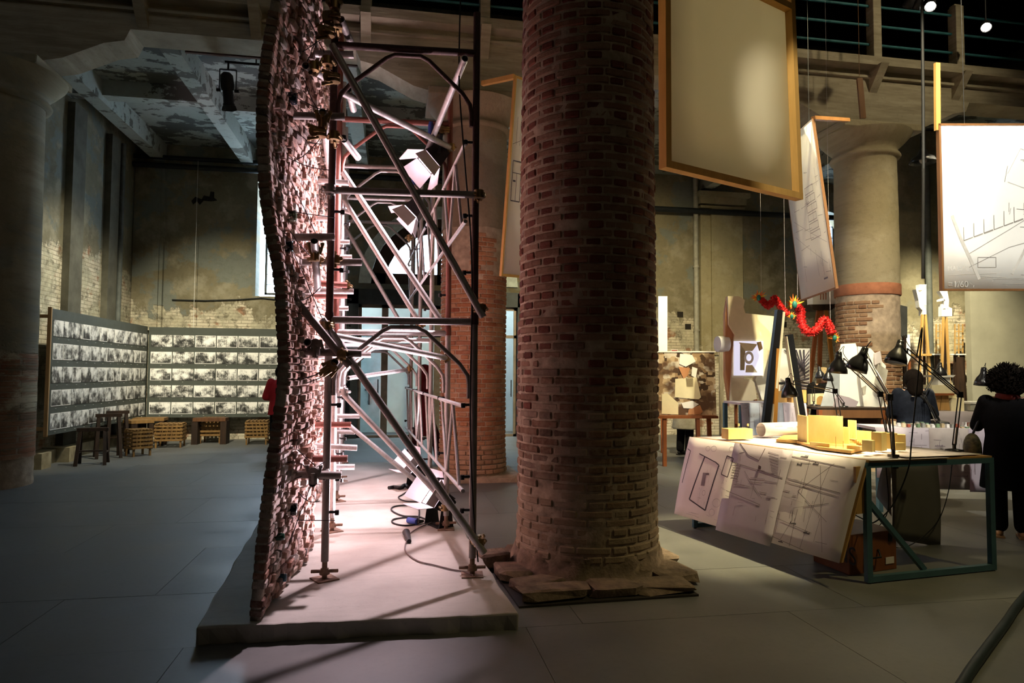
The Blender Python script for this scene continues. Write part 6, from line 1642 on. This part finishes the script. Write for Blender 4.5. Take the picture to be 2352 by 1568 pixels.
# back tables, stools and easels at the far right ----------------------------------------------
d = 11.2
tt, a, b, bk, z = big_table('model_table', 'long far table with pale block models under the right hand easels', 2095, 2330, 945, d, .9, (M_PAPER, M_TRES))
sk = sheet('drawing_sheet', [a, b, b - up_ * .3, a - up_ * .3], M_VELLUM2, tt, 4, 3, .01)
small_block('block_model', 2190, .22, .2, .22, z, d + .3, M_CARD, 'pale arched block model on the far table', 'model', None)
small_block('block_model', 2106, .25, .2, .16, z, d + .35, M_CARD, 'low wide card model on the far table', 'model', None)
tr = thing('wooden_stool_model', 'small brown wooden stool on the far table with red mark', 'stool', atd(2168, 944, d + .2))
panel_px('seat', [(2130, 903), (2192, 903), (2192, 908), (2130, 908)], d + .1, .3, M_TRES, tr)
for pts in ([(2155, 908), (2163, 908), (2158, 942), (2148, 942)], [(2164, 908), (2178, 908), (2182, 942), (2160, 942)]): panel_px('leg', pts, d + .2, .06, M_PLY, tr)
tr = thing('white_tray', 'bright white tray model standing on the brown stool', 'model', atd(2168, 902, d + .2))
panel_px('tray', [(2142, 861), (2195, 861), (2190, 866), (2147, 866)], d + .1, .3, M_WHITE, tr); panel_px('drum', [(2155, 866), (2183, 866), (2183, 884), (2155, 884)], d + .15, .2, M_WHITE, tr); panel_px('base', [(2140, 884), (2192, 884), (2192, 903), (2140, 903)], d + .12, .3, M_CARD, tr)
tr = thing('storage_box', 'translucent grey plastic box at the end of the far table', 'box', atd(2245, 950, d + .1))
panel_px('box', [(2229, 926), (2275, 926), (2275, 943), (2229, 943)], d + .1, .4, P('grey_plastic', (.36, .36, .31), .5), tr); panel_px('lid', [(2227, 923), (2277, 923), (2277, 927), (2227, 927)], d + .08, .44, M_WHITE, tr)
def far_easel(label, px, top, spread, d, w=.045, mat=None):
    t = thing('model_easel', label, 'easel', ground(px, d), 'tall wooden model easels'); mat = mat or M_MODEL2
    for sx in (-1, 1):
        A1 = atd(px + sx * 3, top, d); G1 = atd(px + sx * spread, 900, d); G1.z = 0; MB().bar(A1, G1, w, w * .7).build('leg', mat, t)
    A1 = atd(px, top, d); G1 = ground(px, d + .45); MB().bar(A1, G1, w, w * .7).build('leg', M_DWOOD, t)
    return t
t = far_easel('tall pale easel carrying a folded white paper model beside the thick black cable', 2122, 722, 24, 12.7)
panel_px('shelf', [(2108, 812), (2140, 812), (2140, 817), (2108, 817)], 12.6, .25, M_MODEL2, t)
m = thing('folded_model', 'folded white paper model with curled cuts on top of the tall pale easel', 'model', atd(2118, 722, 12.7))
for pts in ([(2104, 664), (2114, 672), (2128, 655), (2128, 722), (2112, 705), (2110, 690)], [(2112, 653), (2128, 653), (2128, 664), (2112, 666)], [(2119, 700), (2128, 700), (2128, 724), (2119, 724)]): panel_px('fold', pts, 12.7, .12, M_WHITE, m)
t = far_easel('slim easel with dark lower legs carrying a white curved arrow shaped model', 2170, 728, 16, 12.5, .04)
m = thing('folded_model', 'white curved arrow shaped paper model on the slim easel', 'model', atd(2175, 725, 12.5))
for pts in ([(2158, 668), (2176, 668), (2180, 690), (2178, 712), (2170, 708), (2171, 690)], [(2163, 698), (2166, 698), (2166, 715), (2178, 704), (2187, 708), (2187, 726), (2163, 726)], [(2159, 688), (2168, 684), (2168, 690), (2159, 692)]): panel_px('fold', pts, 12.5, .10, M_WHITE, m)
for (px, lab) in ((2160, 'open timber tower model on a dark stand beside the slim easel'), (2203, 'open timber tower model on a dark stand beside the grey partition wall')):
    t = thing('tower_model', lab, 'model', ground(px, 13.35), 'open timber tower models')
    panel_px('shelf', [(px - 18, 812), (px + 18, 812), (px + 18, 815), (px - 18, 815)], 13.3, .25, M_WHITE, t)
    for x in (-9, 0, 9): panel_px('tower_post', [(px + x - 1, 744), (px + x + 1, 744), (px + x + 1, 812), (px + x - 1, 812)], 13.3 + .01 * x, .02, M_MODEL2, t)
    for y in (760, 775, 790, 803): panel_px('tower_rail', [(px - 10, y), (px + 10, y), (px + 10, y + 2), (px - 10, y + 2)], 13.35, .02, M_MODEL2, t)
    for x, l in ((-8, -.08), (6, .08)): leg_down('leg', px + x, 815, 13.35, M_DWOOD, t, .06, l)
t = solo('leaning_plank', MB().bar(V((ground(2212, 12.2).x, ground(2212, 12.2).y, 0)), atd(2204, 820, 12.5), .12, .03), M_DWOOD, 'dark plank leaning against the wall by the tower models', 'plank')
t = thing('dark_display_board', 'narrow dark display panel standing behind the brick column', 'display board', ground(2075, 11.2))
panel_px('board', [(2068, 700), (2084, 704), (2084, 776), (2068, 770)], 11.2, .04, P('dark_grey_board', (.07, .07, .06), .7), t); leg_down('stand', 2076, 770, 11.22, M_DWOOD, t, .05)
t = thing('white_display_board', 'tall white display panel standing next to the dark panel', 'display board', ground(2086, 12.4))
panel_px('board', [(2072, 768), (2090, 768), (2092, 820), (2082, 842), (2072, 842)], 12.4, .04, M_WHITE, t); leg_down('stand', 2078, 842, 12.42, M_TRES, t, .05); leg_down('stand', 2088, 830, 12.45, M_TRES, t, .04)
# whitewashed brick pier behind the easels
qa, qb = atd(2066, 800, 13.7), atd(2236, 800, 13.7); fq = (CAM_ROT @ V((0, 0, -1))); fq = V((fq.x, fq.y, 0)).normalized()
pm = MB(); pts = [qa, qb, qb + fq * .5, qa + fq * .5]
pm.add([V((p.x, p.y, 0)) for p in pts] + [V((p.x, p.y, GT - .05)) for p in pts], [(3, 2, 1, 0), (4, 5, 6, 7), (0, 1, 5, 4), (1, 2, 6, 5), (2, 3, 7, 6), (3, 0, 4, 7)])
struct('wall_pier', pm, wall_mat('pier_plaster', 0, ((.18, .16, .10), (.25, .22, .14), (.33, .30, .20)), 2.7, 55, peel=.3), 'plastered pier with bare whitewashed brick at its foot behind the easels')
qp = atd(2137, 800, 13.55); solo('drain_pipe', MB().cyl(V((qp.x, qp.y, 0)), V((qp.x, qp.y, 5.9)), .06), P('pipe_grey_dark', (.10, .11, .10), .6), 'dark drain pipe running up the pier behind the white folded models', 'pipe')
# grey partition wall and floor hose
pa = atd(2231, 800, 12.9); pb_ = atd(2480, 800, 12.9)
fwv = (CAM_ROT @ V((0, 0, -1))); fwv = V((fwv.x, fwv.y, 0)).normalized()
pm = MB(); pts = [pa, pb_, pb_ + fwv * .15, pa + fwv * .15]
pm.add([V((p.x, p.y, 0)) for p in pts] + [V((p.x, p.y, 4.6)) for p in pts], [(3, 2, 1, 0), (4, 5, 6, 7), (0, 1, 5, 4), (1, 2, 6, 5), (2, 3, 7, 6), (3, 0, 4, 7)])
struct('wall_partition', pm, M_GREYPL, 'smooth grey partition wall behind the far tables')
hs = thing('floor_hose', 'dark blue hose lying on the floor in the right foreground', 'hose', atz(2280, 1470, 0))
MB().tube(curve([atz(1990, 2100, .03), atz(2130, 1720, .03), atz(2215, 1562, .03), atz(2260, 1497, .03), atz(2310, 1430, .03), atz(2352, 1372, .03), atz(2440, 1280, .03), atz(2620, 1180, .03), atz(2900, 1130, .03)]), .026, 10).build('hose', P('hose_rubber', (.02, .03, .035), .5), hs)
# ================================================================== PEOPLE
M_SKIN = P('skin', (.45, .27, .19), .6, var=.06)
M_CLOTHK = P('black_wool', (.006, .006, .007), .95, var=.3, scale=40, spec=.08)
M_NAVY = P('navy_nylon', (.010, .013, .022), .8, var=.3, scale=20, spec=.1)
M_HAIRD = P('dark_hair', (.006, .004, .003), .85, var=.5, scale=50, spec=.08)
M_HAIRL = P('fair_hair', (.30, .22, .11), .7, var=.4, scale=50)
M_REDC = P('red_coat', (.12, .008, .010), .9, var=.2); M_REDJ = P('red_jacket', (.42, .010, .012), .7, var=.15)
M_SHOE = P('black_shoe', (.008, .008, .008), .4); M_TAN = P('tan_shoe', (.35, .2, .1), .6)
def person(label, base, face, h, pose, coat, trousers, shoes, hair, group='visitors', skin=M_SKIN, coat_hem=.55, hood=None, curly=False, step=.0, belt=1.0):
    base = V(base); s = h / 1.70; M_ = Euler((0, 0, face)).to_matrix()           # local +y is the facing direction
    G = lambda x, y, z: base + M_ @ V((x * s, y * s, z * s))
    t = thing('person', label, 'person', base, group)
    hip, kn, an = .90, .48, .08
    sh, el, wr_ = {}, {}, {}
    for sg in (-1, 1):
        sh[sg] = (.185 * sg, 0, 1.40)
        if pose == 'hold': el[sg] = (.26 * sg, .12, 1.14); wr_[sg] = (.12 * sg, .33, 1.28)
        elif pose == 'fold': el[sg] = (.27 * sg, .05, 1.12); wr_[sg] = (.10 * sg, .25, 1.08)
        else: el[sg] = (.25 * sg, -.02, 1.11); wr_[sg] = (.25 * sg, .06, .86)
    m = MB(); C_ = lambda a, b, r1, r2: m.capsule(G(*a), G(*b), r1 * s, r2 * s)
    m.sphere(G(0, .01, 1.585), .105 * s, 16, 12, (.80, .95, 1.12), M_); m.sphere(G(0, .05, 1.53), .07 * s, 12, 8, (.85, .8, .9), M_)
    C_((0, .115, 1.59), (0, .125, 1.56), .012, .017)                         # nose
    for sg in (-1, 1): m.sphere(G(.085 * sg, 0, 1.58), .028 * s, 8, 6, (.4, .8, 1.2), M_)
    for sg in (-1, 1): m.sphere(G(.032 * sg, .088, 1.605), .015 * s, 8, 6)      # brow and eyes
    C_((-.02, .105, 1.525), (.02, .105, 1.525), .010, .010)
    C_((0, -.01, 1.42), (0, 0, 1.52), .058, .052)
    m.sphere(G(0, 0, 1.25), .19 * s, 16, 10, (.95, .62, 1.15), M_); m.sphere(G(0, 0, 1.02), .17 * s, 16, 10, (.95, .68, 1.0), M_)
    for sg in (-1, 1):
        C_((.07 * sg, 0, 1.40), sh[sg], .06, .062); C_(sh[sg], el[sg], .052, .042); C_(el[sg], wr_[sg], .042, .028)
        d = (V(wr_[sg]) - V(el[sg])).normalized(); w = V(wr_[sg]); pe = w + d * .085
        C_(tuple(w), tuple(pe), .028, .034)
        lat = V((1, 0, 0)) if abs(d.x) < .7 else V((0, 1, 0)); lat = (lat - d * lat.dot(d)).normalized(); dn = d.cross(lat)
        dn = dn if dn.z < 0 or abs(dn.z) < .1 else -dn
        for k, L in enumerate((.060, .072, .068, .052)):
            a = pe + lat * (.020 * (k - 1.5)); b = a + d * L * .55 + dn * .008; c = b + d * L * .4 + dn * .025
            C_(tuple(a), tuple(b), .010, .009); C_(tuple(b), tuple(c), .009, .0075)
        a = w + d * .035 - lat * .028 * sg; b = a - lat * .03 * sg + d * .03; C_(tuple(a), tuple(b), .012, .010); C_(tuple(b), tuple(b + d * .03 + dn * .01), .010, .008)
        k_ = (.10 * sg, .03 + step * sg, kn); f_ = (.10 * sg, step * 1.7 * sg, an)
        C_((.09 * sg, 0, hip), k_, .088, .058); C_(k_, f_, .058, .038); C_(f_, (.11 * sg, .13 + step * 1.7 * sg, .045), .042, .035)
    remesh(m.build('body', skin, t), .011 * s, 3)
    # coat or jacket
    m = MB(); rings = [(1.47, .07, .07), (1.43, .15, .10), (1.38, .215, .125), (1.25, .225, .145), (1.05, .205 * belt, .145), (.95, .22, .16), (.80, .235, .17), (coat_hem, .25 * (1 if coat_hem > .7 else 1.08), .19)]
    vs = []; nn = 20
    for (z, rx_, ry_) in rings:
        for i in range(nn): a = 2 * math.pi * i / nn; vs.append(G(rx_ * math.cos(a), ry_ * math.sin(a), z))
    m.add(vs, [(j * nn + i, (j + 1) * nn + i, (j + 1) * nn + (i + 1) % nn, j * nn + (i + 1) % nn) for j in range(len(rings) - 1) for i in range(nn)] + [tuple(range(nn)), tuple(range((len(rings) - 1) * nn, len(rings) * nn))[::-1]], True)
    for sg in (-1, 1): m.capsule(G(*sh[sg]), G(*el[sg]), .080 * s, .068 * s); m.capsule(G(*el[sg]), G(*(V(el[sg]).lerp(V(wr_[sg]), .92))), .068 * s, .052 * s)
    if hood: m.sphere(G(0, -.01, 1.60), .145 * s, 16, 12, (.9, 1, 1.1), M_); m.capsule(G(0, -.05, 1.45), G(0, -.03, 1.58), .12 * s, .12 * s)
    remesh(m.build('coat', coat, t), .016 * s, 4)
    m = MB()
    for sg in (-1, 1):
        k_ = (.10 * sg, .03 + step * sg, kn); f_ = (.10 * sg, step * 1.7 * sg, an + .05); m.capsule(G(.09 * sg, 0, hip), G(*k_), .105 * s, .085 * s); m.capsule(G(*k_), G(*f_), .085 * s, .080 * s)
    m.sphere(G(0, 0, .93), .19 * s, 14, 10, (1, .75, .8), M_)
    remesh(m.build('trousers', trousers, t), .016 * s, 3)
    for sg in (-1, 1):
        m = MB(); m.sphere(G(.105 * sg, .05 + step * 1.7 * sg, .05), .06 * s, 12, 8, (.75, 2.1, .85), M_); m.box(G(.105 * sg, .05 + step * 1.7 * sg, .012), (.085 * s, .25 * s, .02 * s), M_); m.build('shoe', shoes, t)
    if hair is not None and not hood:
        m = MB(); rg_ = random.Random(5)
        if curly:
            m.sphere(G(0, -.03, 1.62), .165 * s, 24, 18, (1.02, .95, .95), M_)
            for v in range(len(m.v)): m.v[v] = m.v[v] + (m.v[v] - G(0, -.03, 1.62)).normalized() * mnoise.noise(m.v[v] * 22) * .03
            for _ in range(900):
                d = V((rg_.gauss(0, 1), rg_.gauss(0, 1), rg_.gauss(0, 1))).normalized()
                if d.z < -.6: continue
                p = G(0, -.03, 1.62) + d * .15 * s; q = d * rg_.uniform(.03, .05); w = d.orthogonal().normalized() * .012
                m.tube([p, p + q * .5 + w, p + q * .9 - w * .5, p + q * 1.05 + w], [.006, .005, .004, .002], 4)
        else:
            m.sphere(G(0, -.025, 1.60), .128 * s, 20, 14, (.92, 1, 1.05), M_); m.capsule(G(0, -.06, 1.58), G(0, -.075, 1.44), .10 * s, .095 * s)
            for v in range(len(m.v)): m.v[v] = m.v[v] + V((1, 1, 0)) * mnoise.noise(V((m.v[v].x * 60, m.v[v].y * 60, m.v[v].z * 4))) * .006
        m.build('hair', hair, t)
    return t, G
f_away = R(-35)
wb_, Gw = person('visitor with big curly dark hair in a long black coat seen from behind', (5.70, 5.46, 0), R(-38), 1.53, 'hold', M_CLOTHK, M_CLOTHK, M_TAN, M_HAIRD, curly=True, coat_hem=.50)
MB().lathe(Gw(0, -.01, 1.43), [(.085, 0), (.10, .02), (.095, .05), (.08, .06)], 20).build('scarf', P('scarf_red', (.12, .02, .02), .9), wb_)
bg = thing('shoulder_bag', 'small patterned olive shoulder bag hanging at the black coat', 'bag', Gw(-.33, .05, .78), None)
q = Gw(-.31, .06, .9)
remesh(MB().sphere(q, .10, 12, 8, (.7, .9, 1.5)).box(q - up_ * .08, (.10, .14, .12)).build('pouch', P('bag_pattern', (.10, .085, .03), .6, var=.8, scale=30), bg), .012, 3)
MB().tube([q + up_ * .12, Gw(-.25, .03, 1.2), Gw(-.13, .02, 1.46)], .012, 6).build('strap', M_SHOE, bg)
cw_ = atd(2097, 900, 8.4)
wn_, Gn = person('dark haired visitor in a navy quilted jacket bending over the model tables', (cw_.x, cw_.y, 0), R(-20), 1.56, 'fold', M_NAVY, M_CLOTHK, M_SHOE, M_HAIRD, coat_hem=.72)
sb = thing('shoulder_bag', 'black shoulder bag with silver buckle carried by the navy jacket visitor', 'bag', Gn(.30, -.1, .8))
q = Gn(.30, -.06, .92); remesh(MB().box(q, (.12, .28, .22), Euler((0, 0, R(-20))).to_matrix()).sphere(q, .12).build('pouch', M_SHOE, sb), .015, 3)
MB().tube([q + up_ * .1, Gn(.2, -.13, 1.2), Gn(.02, -.12, 1.40), Gn(-.12, -.02, 1.48)], .014, 6).build('strap', M_SHOE, sb); MB().lathe(Gn(-.06, -.15, 1.36), [(.016, 0), (.022, .004), (.016, .008)], 12).build('buckle', M_CHROME, sb)
rd = atz(974, 1060, 0)
person('visitor in a long dark red hooded coat walking past the glass doors', (rd.x, rd.y, 0), R(-75), 1.60, 'relax', M_REDC, P('dark_red_trousers', (.05, .006, .008), .9), P('red_shoe', (.30, .02, .02), .6), None, hood=True, coat_hem=.48, step=.14)
pr_ = at(645, 900, 12.8)
person('visitor in a bright red jacket half hidden behind the free-standing brick wall', (pr_.x, pr_.y, 0), R(25), 1.60, 'fold', M_REDJ, M_CLOTHK, M_SHOE, M_HAIRD, coat_hem=.78)
bh = atd(1572, 1000, 12.6)
person('visitor in a pale grey skirted coat hidden behind the paper city photograph', (bh.x, bh.y, 0), R(-60), 1.60, 'fold', P('grey_coat', (.34, .32, .25), .9), M_CLOTHK, M_SHOE, M_HAIRD, coat_hem=.52)
bl2 = atd(1893, 900, 10.4)
person('fair haired visitor in a dark coat between the arch model and the paper sheets', (bl2.x, bl2.y, 0), R(160), 1.60, 'fold', M_CLOTHK, M_CLOTHK, M_SHOE, M_HAIRL, coat_hem=.6)
